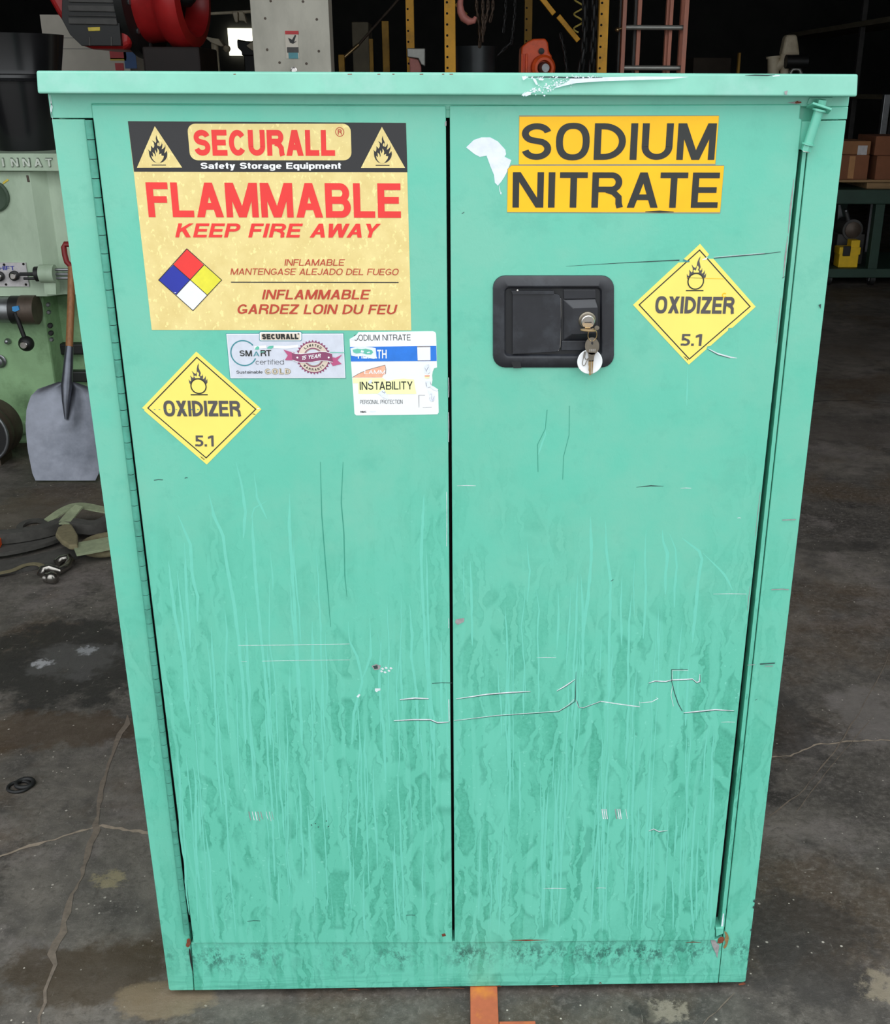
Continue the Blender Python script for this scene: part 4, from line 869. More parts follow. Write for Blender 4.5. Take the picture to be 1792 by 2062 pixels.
B.prism([lp(*p, .0014) for p in ((1018, 1225), (1440, 1225), (1440, 1340), (1012, 1340))], (0, -.0034, 0))
B.build('lock_housing', 'latch', rdoor, bevel=.0009)
LCK = np.array(lp(1318, 968, .0100)); AX = unit((.04, -1, -.10))
B = MB(); B.lathe([(.0128, -.002), (.0128, .002), (.0112, .0038), (.0100, .0040)], LCK, AX, 28)
B.build('lock_collar', 'nickel', rdoor, smooth=35)
B = MB(); B.lathe([(.0100, .003), (.0100, .0095), (.0090, .0108), (.0076, .0108), (.0074, .0102), (.0001, .0104)], LCK, AX, 28, True, False)
B.mat(1); X, Y = frame(AX); e = LCK + AX * .0108
B.prism([e + np.array((x, 0, z)) for x, z in ((-.0052, .0004), (.0052, .0004), (.0052, -.0006), (-.0052, -.0006))], AX * .0003)
B.build('lock_cylinder', ['chrome', 's_black'], rdoor, smooth=35)
# the keys hang from the lock: a thing of their own
KT = Z(1130, 600, .07757)
def kp(x, y, h):
    c = at_y(*KT(x, y), YD); return np.array((c[0], YD - h, c[2]))
ky = thing('key_ring', kp(760, 900, .022), 'small bunch of keys with a round white tag hanging from the black latch', 'keys')
B = MB(); pl = [(math.cos(t) * .0115, math.sin(t) * .0070) for t in (2 * math.pi * k / 24 for k in range(24))]
kc = kp(640, 705, .030)
B.prism([(kc[0] + u, kc[1] + v, kc[2] - v * .03 - u * .05) for u, v in pl], (0, 0, -.0022))
B.prism([(kc[0] - .004, kc[1] + .005, kc[2] + .002), (kc[0] + .004, kc[1] + .005, kc[2] + .002), (kc[0] + .004, kc[1] + .0165, kc[2] + .0030), (kc[0] - .004, kc[1] + .0165, kc[2] + .0030)], (0, 0, -.0016))
B.build('key', 'brass', ky, bevel=.0004)['label'] = 'key pushed into the lock, seen edge-on'
B = MB(); B.prism([kp(875 + 62 * math.cos(t), 680 + 55 * math.sin(t), .026) for t in (2 * math.pi * k / 18 for k in range(18))], (0, .0015, 0))
B.build('key', 'nickel', ky)['label'] = 'edge of a second grey key beside the lock'
B = MB(); rc = kp(765, 880, .0225)
B.tube([rc + np.array((math.cos(t) * .0064, -.002 * math.sin(t), math.sin(t) * .0092)) for t in (2 * math.pi * k / 32 for k in range(32))], .00085, 8, closed=True)
B.build('split_ring', 'brass', ky, smooth=60)
B = MB(); hd = [(760 + 183 * math.cos(t), 1165 + 222 * math.sin(t)) for t in (2 * math.pi * k / 28 for k in range(28))]
B.prism([kp(x, y, .0195) for x, y in hd], (0, -.0018, 0)); B.prism([kp(*p, .0195) for p in ((655, 1330), (850, 1345), (812, 1440), (800, 1560), (672, 1560), (668, 1450))], (0, -.0018, 0))
B.mat(1); B.prism([kp(*p, .0197) for p in ((672, 1540), (735, 1540), (730, 1900), (705, 1925), (678, 1895), (690, 1840), (668, 1790), (676, 1700), (664, 1640))], (0, -.0016, 0)); B.prism([kp(*p, .0197) for p in ((745, 1540), (795, 1530), (770, 1880), (745, 1905))], (0, -.0016, 0))
B.mat(2); B.prism([kp(762 + 28 * math.cos(t), 1090 + 42 * math.sin(t), .0214) for t in (2 * math.pi * k / 14 for k in range(14))], (0, -.0002, 0))
B.mat(3)
for x in (690, 735, 775, 820): B.prism([kp(*p, .0214) for p in ((x, 1245), (x + 28, 1240), (x + 26, 1305), (x - 2, 1308))], (0, -.0002, 0))
B.build('key', ['nickel', 'brass', 's_black', 'chrome'], ky)['label'] = 'dark oval-headed key hanging on the ring'
B = MB(); B.lathe([(.0001, 0), (.0180, 0), (.0186, .0006), (.0180, .0012), (.0166, .0012), (.0160, .0009), (.0001, .0009)], kp(712, 1590, .0150), (0, -1, 0), 40, False, False)
B.build('tag', 's_white', ky, smooth=30)['label'] = 'round white plastic tag'
B = MB(); B.tube([kp(*p, .0172) for p in ((575, 1320), (550, 1420), (520, 1640), (545, 1690), (580, 1680), (610, 1600), (680, 1480), (640, 1520), (600, 1525), (580, 1470), (590, 1330))], .0005, 6)
B.build('wire_clip', 'nickel', ky)

# ------------------------------------------------------------------ workshop materials
M['mach'] = mat('machine_green', (178, 197, 172), .5, var=.10, scale=9, dirt=(140, 160, 134), dirt_amt=.7, stretch=(1, 1, .4))
M['mach_pale'] = mat('pale_raised_letter', (206, 214, 200), .5, var=.1)  # paler green for the raised letters
M['mach_lo'] = mat('machine_green_oily', (142, 178, 132), .5, var=.14, scale=9, dirt=(84, 112, 76), dirt_amt=.7)
M['mach_dk'] = mat('dark_machine_green', (62, 80, 62), .6, var=.15)  # darker green for the letter outlines and the round dial
M['black'] = mat('black_steel', (24, 24, 24), .5, var=.25, scale=14)
M['bin'] = mat('black_plastic_bin', (24, 24, 26), .24, var=.2, scale=8)
M['plate'] = mat('worn_data_plate', (196, 192, 192), .4, var=.12, scale=40, dirt=(130, 122, 116))
M['steel'] = mat('grey_steel', (140, 142, 144), .35, .85, var=.2, scale=16)
M['brown_iron'] = mat('oily_iron', (84, 72, 62), .5, .3, var=.25, scale=20)
M['rag'] = mat('blue_tag', (66, 150, 214), .6)
M['alu'] = mat('scuffed_aluminium', (112, 115, 124), .38, .8, var=.28, scale=7, dirt=(78, 82, 90), dirt_amt=.8, bump=.1)
M['wood'] = mat('wooden_shaft', (146, 98, 58), .55, var=.25, scale=20, stretch=(6, 6, .5))
M['grip'] = mat('red_grip', (128, 30, 30), .5)
M['sling'] = mat('dark_webbing', (66, 64, 60), .9, var=.25, scale=40, bump=.3)
M['sling_green'] = mat('green_webbing', (134, 142, 112), .9, var=.18, scale=50, bump=.3)
M['sling_tan'] = mat('tan_webbing', (112, 104, 78), .9, var=.2, scale=50, bump=.3)
M['shack'] = mat('bare_shackle_steel', (150, 146, 140), .25, .95, var=.2, scale=40)
M['red'] = mat('red_machine_paint', (172, 32, 34), .38, var=.18, scale=7, dirt=(120, 24, 24), dirt_amt=.6)
M['maroon'] = mat('oily_red_brown', (28, 17, 15), .7, var=.25, scale=6)
M['slat'] = mat('dark_grey_grille', (70, 68, 66), .6, var=.25, scale=12)
M['pale'] = mat('pale_grey_sheet', (206, 198, 184), .55, var=.06, scale=3, dirt=(176, 170, 156), dirt_amt=.5)
M['st_red'] = mat('red_notice', (190, 44, 48), .5)
M['st_blue'] = mat('blue_notice', (40, 84, 140), .5)
M['st_yel'] = mat('yellow_notice', (214, 190, 70), .5)
M['cabgrey'] = mat('beige_grey_steel', (190, 186, 172), .5, var=.08, scale=5, dirt=(140, 136, 124), dirt_amt=.6, stretch=(1, 1, .5))
M['st_teal'] = mat('teal_notice', (80, 146, 156), .5)
M['yellow'] = mat('rack_yellow', (240, 172, 16), .5, var=.12, scale=10, dirt=(150, 104, 30), dirt_amt=.5)
M['yellow_dark'] = mat('rack_yellow_dark', (150, 112, 34), .7, var=.25, scale=9, dirt=(60, 50, 34))  # darker, browner rack yellow for posts and braces farther back
M['hole'] = mat('punched_hole', (22, 18, 12), .9, var=.1)
M['chain'] = mat('rusty_chain', (84, 70, 60), .55, .5, var=.3, scale=30)
M['chain_dk'] = mat('black_chain', (46, 46, 46), .5, .5, var=.3, scale=30)
M['hook'] = mat('faded_pink_hook', (190, 118, 108), .5, var=.15, scale=20)
M['orange'] = mat('orange_casting', (226, 84, 30), .42, var=.18, scale=10, dirt=(120, 50, 28), dirt_amt=.7)
M['tub'] = mat('grey_black_tub', (54, 58, 60), .35, .3, var=.2, scale=8)
M['fibre'] = mat('orange_fibreglass', (194, 122, 98), .5, var=.12, scale=14, dirt=(150, 116, 104), dirt_amt=.6, stretch=(1, 1, .3))
M['rung'] = mat('ladder_aluminium', (158, 158, 152), .4, .6, var=.12, scale=20)
M['coil'] = mat('yellow_coil_hose', (200, 180, 90), .5)
M['card'] = mat('cardboard', (146, 100, 64), .8, var=.14, scale=5, dirt=(120, 84, 54), dirt_amt=.5)
M['card2'] = mat('brown_cardboard', (132, 82, 54), .8, var=.14, scale=5, dirt=(110, 74, 48), dirt_amt=.5)
M['dark_card'] = mat('dark_carton', (64, 54, 46), .85, var=.2, scale=5)
M['tape'] = mat('packing_tape', (178, 126, 76), .35)
M['pallet'] = mat('pallet_wood', (150, 120, 84), .85, var=.25, scale=8, stretch=(.5, 4, 4))
M['cart'] = mat('dark_green_cart', (34, 60, 48), .55, var=.2, scale=8)
M['rubber'] = mat('black_rubber', (24, 24, 24), .6, var=.2)
M['toolyel'] = mat('tool_yellow', (226, 184, 22), .45, var=.1)
M['shelf'] = mat('shelf_board', (128, 118, 96), .75, var=.2, scale=6, stretch=(4, .5, 4))
M['ivory'] = mat('ivory_plastic', (214, 200, 172), .5, var=.12, scale=10, dirt=(160, 140, 104))
M['dim_box'] = mat('dusty_carton', (110, 102, 84), .8, var=.2, scale=4)
M['glow'] = None
t = NT('daylight_pane'); t.b.inputs['Emission Color'].default_value = (1.0, .97, .74, 1); t.b.inputs['Emission Strength'].default_value = 1.6; t.out(lin((240, 240, 220)), .5); M['glow'] = t.m

def pxr(x0, y0, x1, y1, Y):
    """world x and z range whose face at depth Y covers this patch of the photo"""
    xm, ym = (x0 + x1) / 2, (y0 + y1) / 2
    a, e, u, d = at_y(x0, ym, Y), at_y(x1, ym, Y), at_y(xm, y0, Y), at_y(xm, y1, Y)
    return a[0], e[0], d[2], u[2]
def pbox(B, x0, y0, x1, y1, Y0, Y1, z0=None, z1=None):
    a, e, d, u = pxr(x0, y0, x1, y1, Y0)
    B.box(a, e, Y0, Y1, d if z0 is None else z0, u if z1 is None else z1); return B
def PB(x0, y0, x1, y1, Y0, Y1, **k): return pbox(MB(), x0, y0, x1, y1, Y0, Y1, **k)

# ---- green milling machine on the left
YM = 3.42
mm = thing('milling_machine', (-2.4, 3.9, 0), 'big pale green cast iron machine tool with raised lettering, left of the cabinet', 'machine')
x1 = at_y(75, 450, YM)[0]; xl = x1 - 1.5; xr = x1 + .62
zc_ = lambda py, Y=YM: at_y(60, py, Y)[2]
B = MB(); B.box(xl, x1, YM, YM + .8, zc_(597), zc_(345))
B.prism([(x1, YM, zc_(597)), (x1 + .055, YM + .05, zc_(597)), (xr, YM + .05, zc_(597)), (xr, YM + .8, zc_(597)), (x1, YM + .8, zc_(597))], (0, 0, zc_(345) - zc_(597)))
B.mat(1).prism([at_y(*p, YM - .003) for p in ((6, 372), (5, 367), (15, 360), (18, 363))], (0, .004, 0)); B.mat(2).prism([at_y(*p, YM - .003) for p in ((52, 353), (57, 353), (60, 367), (55, 367))], (0, .004, 0))
B.build('machine_head', ['mach', 'st_yel', 'brown_iron'], mm, bevel=.002)
B = MB(); B.box(xl - .02, xr + .02, YM - .035, YM + .82, zc_(344, YM - .03), zc_(309, YM - .03)); BN = B
lt = MB(); p0 = at_y(1, 335, YM - .036); p1 = at_y(112, 335, YM - .036); hh = at_y(50, 319, YM - .036)[2] - p0[2]
step = (p1[0] - p0[0]) / 4.75
for i, ch in enumerate('CINCINNATI'):
    P_, w_, D_ = glyph(ch, .22, .18); x = p0[0] + step * (i - 4) + (.012 if ch == 'I' else 0); sx = hh * .98
    for q, dd in zip(P_, D_):
        lt.mat(0).prism([(x + u * sx, YM - .0355, p0[2] + v * hh) for u, v in q], (0, -.009 - .0002 * dd, 0))
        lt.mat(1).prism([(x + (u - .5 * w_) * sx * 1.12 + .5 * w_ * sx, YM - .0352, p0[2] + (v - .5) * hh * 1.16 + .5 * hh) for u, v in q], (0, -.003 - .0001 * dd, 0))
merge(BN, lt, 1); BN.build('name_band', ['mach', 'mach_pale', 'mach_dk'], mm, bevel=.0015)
B = MB(); B.box(xl, at_y(103, 720, YM + .06)[0], YM + .06, YM + .75, zc_(846, YM + .06), zc_(597, YM + .06)); B.build('machine_column', 'mach_lo', mm, bevel=.012)
B = MB(); B.box(at_y(103, 720, YM + .2)[0] - .03, xr - .06, YM + .24, YM + .75, .12, zc_(597, YM + .2))
for y in (690, 745, 790): a, e, d, u = pxr(118, y, 260, y + 22, YM + .22); B.mat(1).box(a, e, YM + .19, YM + .24, d, u)
B.build('machine_side_box', ['mach_lo', 'black'], mm, bevel=.008)
B = MB(); B.box(xl - .06, xr, YM - .02, YM + .8, zc_(872, YM), zc_(846, YM)); B.box(xl - .04, xr - .02, YM + .01, YM + .78, 0, zc_(872, YM)); B.build('machine_base', 'mach_lo', mm, bevel=.012)
B = PB(-70, 529, 55, 577, YM - .008, YM + .01); B.mat(1)
for x, y in ((8, 533), (47, 532), (12, 573), (52, 573)): c = at_y(x, y, YM - .010); B.cyl(c, c + np.array((0, .004, 0)), .0055, 10)
a, e, d, u = pxr(-20, 548, 30, 536, YM - .0095)
zs0, zs1 = at_y(10, 544, YM - .0095)[2], at_y(10, 535.5, YM - .0095)[2]; xa, xe = at_y(-10, 540, YM)[0], at_y(31, 540, YM)[0]
vs, fs = glyphs('SHIFT', .2); B.mat(2).add([(xa + (xe - xa) * u_, YM - .0095 - .001 * dd, zs0 + (zs1 - zs0) * v_) for u_, v_, dd in vs], fs)
B.build('data_plate', ['plate', 'hole', 's_blue'], mm)
for x in (0, 30):
    c = at_y(x, 556 - x * .04, YM - .012); B = MB(); B.lathe([(.022, 0), (.022, .014), (.0165, .018)], c, (0, -1, 0), 20); B.mat(1).lathe([(.0150, .016), (.0150, .022), (.011, .026)], c, (0, -1, 0), 16)
    B.build('knob', ['black', 'chrome'], mm, smooth=40)
B = MB(); c = at_y(82, 551, YM - .05); e = at_y(111, 551, YM - .05); B.cyl(c, e, .040, 24); B.mat(1).cyl(at_y(72, 552, YM - .05), c, .033, 20); B.mat(1).cyl(at_y(40, 552, YM - .05), at_y(75, 552, YM - .05), .008, 10); B.mat(1).cyl(at_y(48, 561, YM - .05), at_y(75, 561, YM - .05), .006, 10)
for y in (543, 552, 560): B.mat(2).cyl(at_y(110, y, YM - .04), at_y(250, y, YM - .04), .007, 10)
B.mat(0).prism([at_y(*p, YM - .055) for p in ((88, 568), (112, 568), (113, 593), (90, 593))], (0, .05, 0))
B.build('shift_lever', ['mach', 'black', 'steel'], mm, smooth=40)
B = MB(); B.cyl(at_y(-60, 624, YM - .01), at_y(25, 624, YM - .01), .058, 30); B.mat(1).cyl(at_y(25, 624, YM - .01), at_y(45, 624, YM - .01), .064, 30); B.mat(2).cyl(at_y(45, 624, YM - .01), at_y(75, 624, YM - .01), .066, 30)
B.build('feed_dial', ['steel', 'black', 'brown_iron'], mm, smooth=40)
B = MB(); B.tube([at_y(30, 630, YM - .07), at_y(40, 655, YM - .07), at_y(50, 682, YM - .07)], .010, 10); B.ball(at_y(53, 692, YM - .07), .035, 18); B.mat(1).lathe([(.017, 0), (.014, .003), (.0001, .003)], at_y(53, 692, YM - .070) + np.array((0, -.034, 0)), (0, -1, 0), 18, False, False)
B.mat(2).prism([at_y(*p, YM - .08) for p in ((24, 618), (36, 616), (39, 624), (30, 628), (25, 626))], (0, .01, 0))
B.build('ball_lever', ['black', 'chrome', 'rag'], mm, smooth=40)
for x, y, r in ((16, 687, .011), (0, 727, .024)):
    c = at_y(x, y, YM + .055); B = MB(); B.lathe([(r * 1.3, 0), (r * 1.3, .006), (r, .010), (r * .8, .022), (r * .3, .026)], c, (0, -1, 0), 18); B.build('button', 'steel', mm, smooth=40)
c = at_y(-12, 395, YM - .002); B = MB(); B.lathe([(.068, 0), (.068, .010), (.060, .014), (.050, .010), (.0001, .010)], c, (0, -1, 0), 40, False, False); B.build('round_dial', 'mach_dk', mm, smooth=40)
for y, r in ((613, .010), (628, .010), (655, .012), (670, .012), (683, .010)):
    c = at_y(98 + (y - 613) * .1, y, YM + .05); B = MB(); B.lathe([(r, 0), (r, .012), (r * .7, .016)], c, (0, -1, 0), 12); B.build('bolt', 'steel' if r < .012 else 'black', mm, smooth=40)
# black bin on the machine
cx_, cz_ = at_y(48, 200, YM + .25)[0], zc_(309, YM - .03)
h1, h0 = at_y(40, 66, YM + .1)[2] - cz_, at_y(40, 140, YM + .1)[2] - cz_
rr = at_y(124, 100, YM + .25)[0] - cx_ + .02
B = MB(); B.lathe([(rr * .60, 0), (rr * .80, h0 * .86), (rr * .84, h0 * .865), (rr * .82, h0 * .89), (rr * .86, h0 * .90), (rr * .84, h0 * .94), (rr * .88, h0 * .95), (rr * .87, h0), (rr * 1.0, h1), (rr * .97, h1), (rr * .84, h0), (rr * .58, .02)], (cx_ - .02, YM + .27, cz_), (0, 0, 1), 48, True, True)
o = B.build('plastic_bin', 'bin', smooth=30); tag(o, 'black plastic bin with wide banded rim standing on the green machine', 'bin')
# wheel in front of the machine, at the edge of the picture
wc = on_floor(-34, 942); Rw = .135
wh = thing('drum', (wc[0], wc[1], 0), 'dark round drum with worn pale rim lying on its side by the shovel', 'drum')
c = np.array((wc[0], wc[1], Rw + .012))
B = MB(); B.lathe([(Rw * .9, .0), (Rw, .02), (Rw, .05), (Rw * .97, .06), (Rw, .07), (Rw, .15)], c + np.array((0, .02, 0)), (0, 1, 0), 48); B.build('drum_shell', 'brown_iron', wh, smooth=40)
B = MB(); B.tube([c + np.array((math.cos(t) * Rw * .93, .015, math.sin(t) * Rw * .93)) for t in (2 * math.pi * k / 40 for k in range(40))], .008, 8, closed=True); B.build('drum_rim', 'steel', wh, smooth=60)
B = MB(); B.lathe([(Rw * .9, 0), (Rw * .9, .006), (.0001, .006)], c + np.array((0, .024, 0)), (0, -1, 0), 40, False, False); B.build('drum_lid', 'black', wh)
for q in (-.07, .045): MB().box(wc[0] + q, wc[0] + q + .025, wc[1] + .03, wc[1] + .16, 0, .05).build('chock', 'brown_iron', wh)

# ---- aluminium scoop shovel leaning on the machine
f0 = on_floor(138, 968)
top = np.array((at_y(146, 515, 3.26)[0], 3.26, at_y(146, 515, 3.26)[2])); foot = np.array((f0[0], f0[1], .004)); dz = unit(top - foot)
sh = thing('scoop_shovel', foot, 'aluminium scoop shovel with wooden shaft leaning on the green machine, blade down', 'shovel')
def on_shaft(px, py):                         # point of the leaning shovel plane seen at a pixel
    n = unit(np.cross(np.array((1, 0, 0)), dz)); d = ray(px, py); return CAM + d * (np.dot(foot - CAM, n) / np.dot(d, n))
NS = unit(np.cross(np.array((1.0, 0, 0)), dz)); NS = NS if NS[1] < 0 else -NS
lpx = [(72, 955), (62, 905), (58, 860), (60, 825), (68, 800), (85, 783), (106, 774), (124, 771)]
axm = lambda py: 140 + (py - 760) * -.01
rows = []
for k in range(15):
    t = k / 14; py = 968 - (968 - 771) * t
    for (xa, ya), (xb, yb) in zip(lpx[:-1], lpx[1:]):
        if yb <= py <= ya: xe_ = xa + (xb - xa) * (ya - py) / (ya - yb); break
    else: xe_ = 78 if py > 955 else 124
    row = []
    for j in range(13):
        u = j / 12 * 2 - 1; hw = axm(py) - xe_; p = on_shaft(axm(py) + hw * u, py + (4 * u * u if k == 0 else 0) * 0)
        lift = .016 * u * u + (.035 * max(0, t - .78) / .22 if t > .78 else 0) * 0
        row.append(p + NS * (lift + .020 - .012 * (1 - abs(u)) * (1 if abs(u) < .3 else 0) * (1 if t > .55 else 0)))
    rows.append(row)
B = MB(); B.loft(rows, closed=False); B.loft([[p - NS * .003 for p in r_] for r_ in rows], closed=False)
ob = B.build('blade', 'alu', sh, smooth=60)
B = MB(); s0 = on_shaft(136, 845) + NS * .018; s1 = on_shaft(139, 780) + NS * .028; s2 = on_shaft(145, 700) + NS * .030; B.tube([s0, on_shaft(137, 810) + NS * .026, s1, s2], [.006, .016, .024, .017], 16); B.build('socket', 'alu', sh, smooth=50)
B = MB(); B.tube([s2 - unit(s2 - s1) * .03, on_shaft(147, 620) + NS * .026, on_shaft(148, 540) + NS * .022], .0155, 14); B.build('shaft', 'wood', sh, smooth=50)
B = MB(); g0 = on_shaft(148, 540) + NS * .022; gl, gr = on_shaft(134, 516) + NS * .02, on_shaft(162, 516) + NS * .02; B.tube([g0, on_shaft(138, 530) + NS * .02, gl, on_shaft(132, 500) + NS * .02, on_shaft(134, 494) + NS * .02, on_shaft(162, 494) + NS * .02, on_shaft(164, 500) + NS * .02, gr, on_shaft(158, 530) + NS * .02, g0], .012, 10); B.build('grip', 'grip', sh, smooth=60)

# ---- slings and lifting tackle on the floor
def fpt(px, py, z=0.0): return on_floor(px, py, z)
def floor_strap(name, px, w, t, m, label, cat, z=.012, side=None, grp=None, zs=None):
    pts = [fpt(x, y, (zs[i] if zs else z)) for i, (x, y) in enumerate(px)]; Q = []
    for i in range(len(pts) - 1):
        for k in range(5):
            tt = k / 5; p_ = pts[max(0, i - 1)]; a_ = pts[i]; b_ = pts[i + 1]; c_2 = pts[min(len(pts) - 1, i + 2)]
            Q.append(.5 * ((2 * a_) + (b_ - p_) * tt + (2 * p_ - 5 * a_ + 4 * b_ - c_2) * tt ** 2 + (3 * a_ - p_ - 3 * b_ + c_2) * tt ** 3))
    Q.append(pts[-1]); B = MB(); B.strap(Q, w, t, side); o = B.build(name, m, smooth=50); tag(o, label, cat, grp); return o
UP = (0, 0, 1)
floor_strap('sling', [(-60, 1150), (30, 1140), (100, 1125), (160, 1108), (230, 1085)], .11, .012, 'sling', 'widest dark lifting sling, flat on the floor nearest the steel shackle', 'sling', z=.007)
floor_strap('sling', [(-60, 1115), (10, 1108), (60, 1098), (100, 1086), (135, 1070), (180, 1062), (240, 1045)], .075, .014, 'sling', 'middle dark lifting sling lying between two others, behind the widest one', 'sling', z=.022)
floor_strap('sling', [(-60, 1082), (20, 1080), (90, 1068), (125, 1056), (150, 1058), (190, 1062), (225, 1048)], .045, .040, 'sling', 'rounded dark sling farthest back in the pile, under the pale green band', 'sling', z=.054)
floor_strap('sling', [(42, 1072), (40, 1062), (52, 1052), (78, 1048), (98, 1056), (96, 1066), (60, 1072)], .024, .010, 'sling', 'small dark sling loop poking out at the back left of the pile', 'sling', z=.010)
floor_strap('sling', [(95, 1050), (130, 1026), (158, 1018), (200, 1025), (232, 1032)], .050, .006, 'sling_green', 'pale green sling band arched over the back of the pile', 'sling', zs=[.045, .075, .085, .075, .06])
floor_strap('sling', [(128, 1055), (145, 1034), (160, 1019)], .045, .006, 'sling_green', 'short green sling end slanting down from the arched band', 'sling', zs=[.07, .078, .094])
floor_strap('sling', [(150, 1107), (190, 1100), (240, 1090)], .105, .010, 'sling_green', 'clean light green sling end lying flat against the cabinet side', 'sling', z=.056)
B = MB(); P_ = [fpt(*p, .052) for p in ((113, 1085), (118, 1072), (130, 1065), (146, 1066), (152, 1076), (158, 1086), (158, 1108), (140, 1108), (124, 1098))]; B.prism(P_, (0, 0, .022)); o = B.build('sling_pad', 'sling_tan', bevel=.006); tag(o, 'tan wear pad folded round the sling at the left of the cabinet', 'pad')
B = MB(); c = fpt(218, 1096, .030); B.tube([c + np.array((math.cos(t) * .085, math.sin(t) * .085, 0)) for t in (2 * math.pi * k / 28 for k in range(28))], .016, 8, closed=True); o = B.build('rope_ring', 'sling_tan', smooth=60); tag(o, 'tan rope ring under the light green sling end', 'ring')
sk = thing('shackle', fpt(112, 1150), 'shiny steel shackle lying on the floor in front of the dark slings', 'shackle')
B = MB(); B.tube([fpt(*p, h) for p, h in (((82, 1158), .016), ((86, 1146), .030), ((100, 1143), .032), ((118, 1150), .022), ((135, 1140), .018), ((143, 1130), .020), ((138, 1122), .026), ((122, 1126), .022), ((114, 1133), .016))], .014, 10); B.build('bow', 'shack', sk, smooth=60)
B = MB(); B.cyl(fpt(92, 1163, .018), fpt(112, 1166, .018), .017, 14); B.ball(fpt(104, 1163, .022), .021, 14); B.build('pin', 'shack', sk, smooth=60)
floor_strap('cord', [(-40, 1160), (20, 1150), (50, 1138), (75, 1136), (95, 1146)], .018, .004, 'sling_tan', 'thin tan cord running from the shackle to the left', 'cord', z=.018)
B = MB(); c = fpt(-2, 1100, .03); B.prism([c + np.array(p) for p in ((-.03, -.02, 0), (.012, -.02, 0), (.006, .02, 0), (-.03, .03, 0))], (0, 0, .03)); o = B.build('orange_tag', 'orange', bevel=.004); tag(o, 'bit of orange tag on the slings at the left edge of the picture', 'tag')
B = MB(); c = fpt(50, 1577, .007); B.tube([c + np.array((math.cos(t) * .020, math.sin(t) * .018, 0)) for t in (2 * math.pi * k / 28 for k in range(28))], .0055, 8, closed=True); o = B.build('rubber_ring', 'rubber', smooth=60); tag(o, 'black rubber ring on the concrete left of the cabinet, inner one of two', 'ring')
B = MB(); c = fpt(38, 1584, .004); B.tube([c + np.array((math.cos(t) * .026, math.sin(t) * .022, 0)) for t in (2 * math.pi * k / 28 for k in range(28))], .004, 8, closed=True); o = B.build('rubber_ring', 'rubber', smooth=60); tag(o, 'flatter dull ring on the concrete, partly under the black rubber ring', 'ring')

# ---- orange steel stand under the cabinet
st = thing('steel_stand', (.05, .2, 0), 'worn orange steel frame poking out under the front of the cabinet', 'stand')
x0, x1 = at_y(948, 1988, 0)[0], at_y(1003, 1988, 0)[0]
B = MB(); B.box(fpt(947, 2030, ZC)[0], fpt(1003, 2030, ZC)[0], -.16, .44, 0, ZC - .0006); B.build('long_bar', 'orange_steel', st, bevel=.002)
a = fpt(915, 2061, .011)[0]; e = fpt(1078, 2055, .011); yb = e[1]
B = MB(); B.box(a - .0, fpt(947, 2030, ZC)[0] - .0005, yb - .06, yb - .006, 0, .010); B.build('cross_bar', 'orange_steel', st, bevel=.002)
B = MB(); B.box(fpt(1003, 2030, ZC)[0] + .0005, e[0], yb - .06, yb, 0, .011)
B.build('cross_bar', 'orange_steel', st, bevel=.002)
for q in (-.40, .30): MB().box(q, q + .10, .06, .40, 0, ZC - .0006).build('side_bar', 'orange_steel', st, bevel=.002)

# ---- red machine, pale guard, beige control cabinet behind
YR = 4.5
def px_ring(cx, cy, Y): return at_y(cx, cy, Y)
rm = thing('red_machine', (-1.9, YR, 0), 'red machine with round flanged drum and black grille standing behind the cabinet, upper left', 'machine')
out = [(60, -70), (86, -20), (112, 26), (140, 66), (161, 91), (184, 99), (248, 100), (262, 93), (262, -70)]
B = MB(); B.prism([at_y(*p, YR) for p in out], (0, .5, 0)); B.build('housing', 'red', rm, bevel=.03, segs=3)
B = MB(); B.prism([at_y(*p, YR - .03) for p in ((126, -60), (124, 38), (141, 70), (164, 92), (244, 92), (240, 40), (236, 30), (238, -60))], (0, .04, 0))
for y0, y1 in ((-40, -22), (-12, 6), (10, 24), (30, 34), (36, 50)): B.mat(1).prism([at_y(*p, YR - .042) for p in ((135 + (y1 > 40) * 2, y0), (234, y0 + 1), (236, y1), (138, y1 - 2))], (0, .02, 0))
B.mat(2).prism([at_y(*p, YR - .034) for p in ((176, 55), (201, 54), (201, 62), (178, 63))], (0, .01, 0))
for x in (178, 222): B.mat(1).prism([at_y(*p, YR - .034) for p in ((x, 74), (x + 4, 74), (x + 4, 92), (x, 92))], (0, .01, 0))
B.build('grille_panel', ['black', 'slat', 'st_yel'], rm, bevel=.006)
sc_ = np.linalg.norm(at_y(300, 0, YR + .1) - at_y(299, 0, YR + .1))
AXR = unit((1.0, -.16, -.02)); cR = lambda x: at_y(x, -10, YR + .24)
o0 = cR(275)
def hx(px): return (cR(px) - o0)[0] / AXR[0]
B = MB(); B.lathe([(sc_ * 104, 0), (sc_ * 122, hx(279)), (sc_ * 122, hx(296)), (sc_ * 92, hx(300))], o0, AXR, 56); B.mat(0)
for k in range(10):
    a_ = 2 * math.pi * k / 10 + .2; X, Y = frame(AXR); q = o0 + AXR * hx(297) + (X * math.cos(a_) + Y * math.sin(a_)) * sc_ * 96; B.mat(1).cyl(q, q + AXR * .012, .014, 8)
B.build('flange', ['black', 'steel'], rm, smooth=35)
B = MB(); B.lathe([(sc_ * 92, hx(296)), (sc_ * 92, hx(300)), (sc_ * 88, hx(338)), (sc_ * 92, hx(344)), (sc_ * 100, hx(352)), (sc_ * 104, hx(380)), (sc_ * 98, hx(392)), (sc_ * 78, hx(396)), (sc_ * 66, hx(380)), (sc_ * 64, hx(350))], o0, AXR, 56, True, False)
B.mat(1).lathe([(sc_ * 65, hx(352)), (.001, hx(352))], o0, AXR, 40, False, False)
B.build('drum_body', ['red', 'black'], rm, smooth=40)
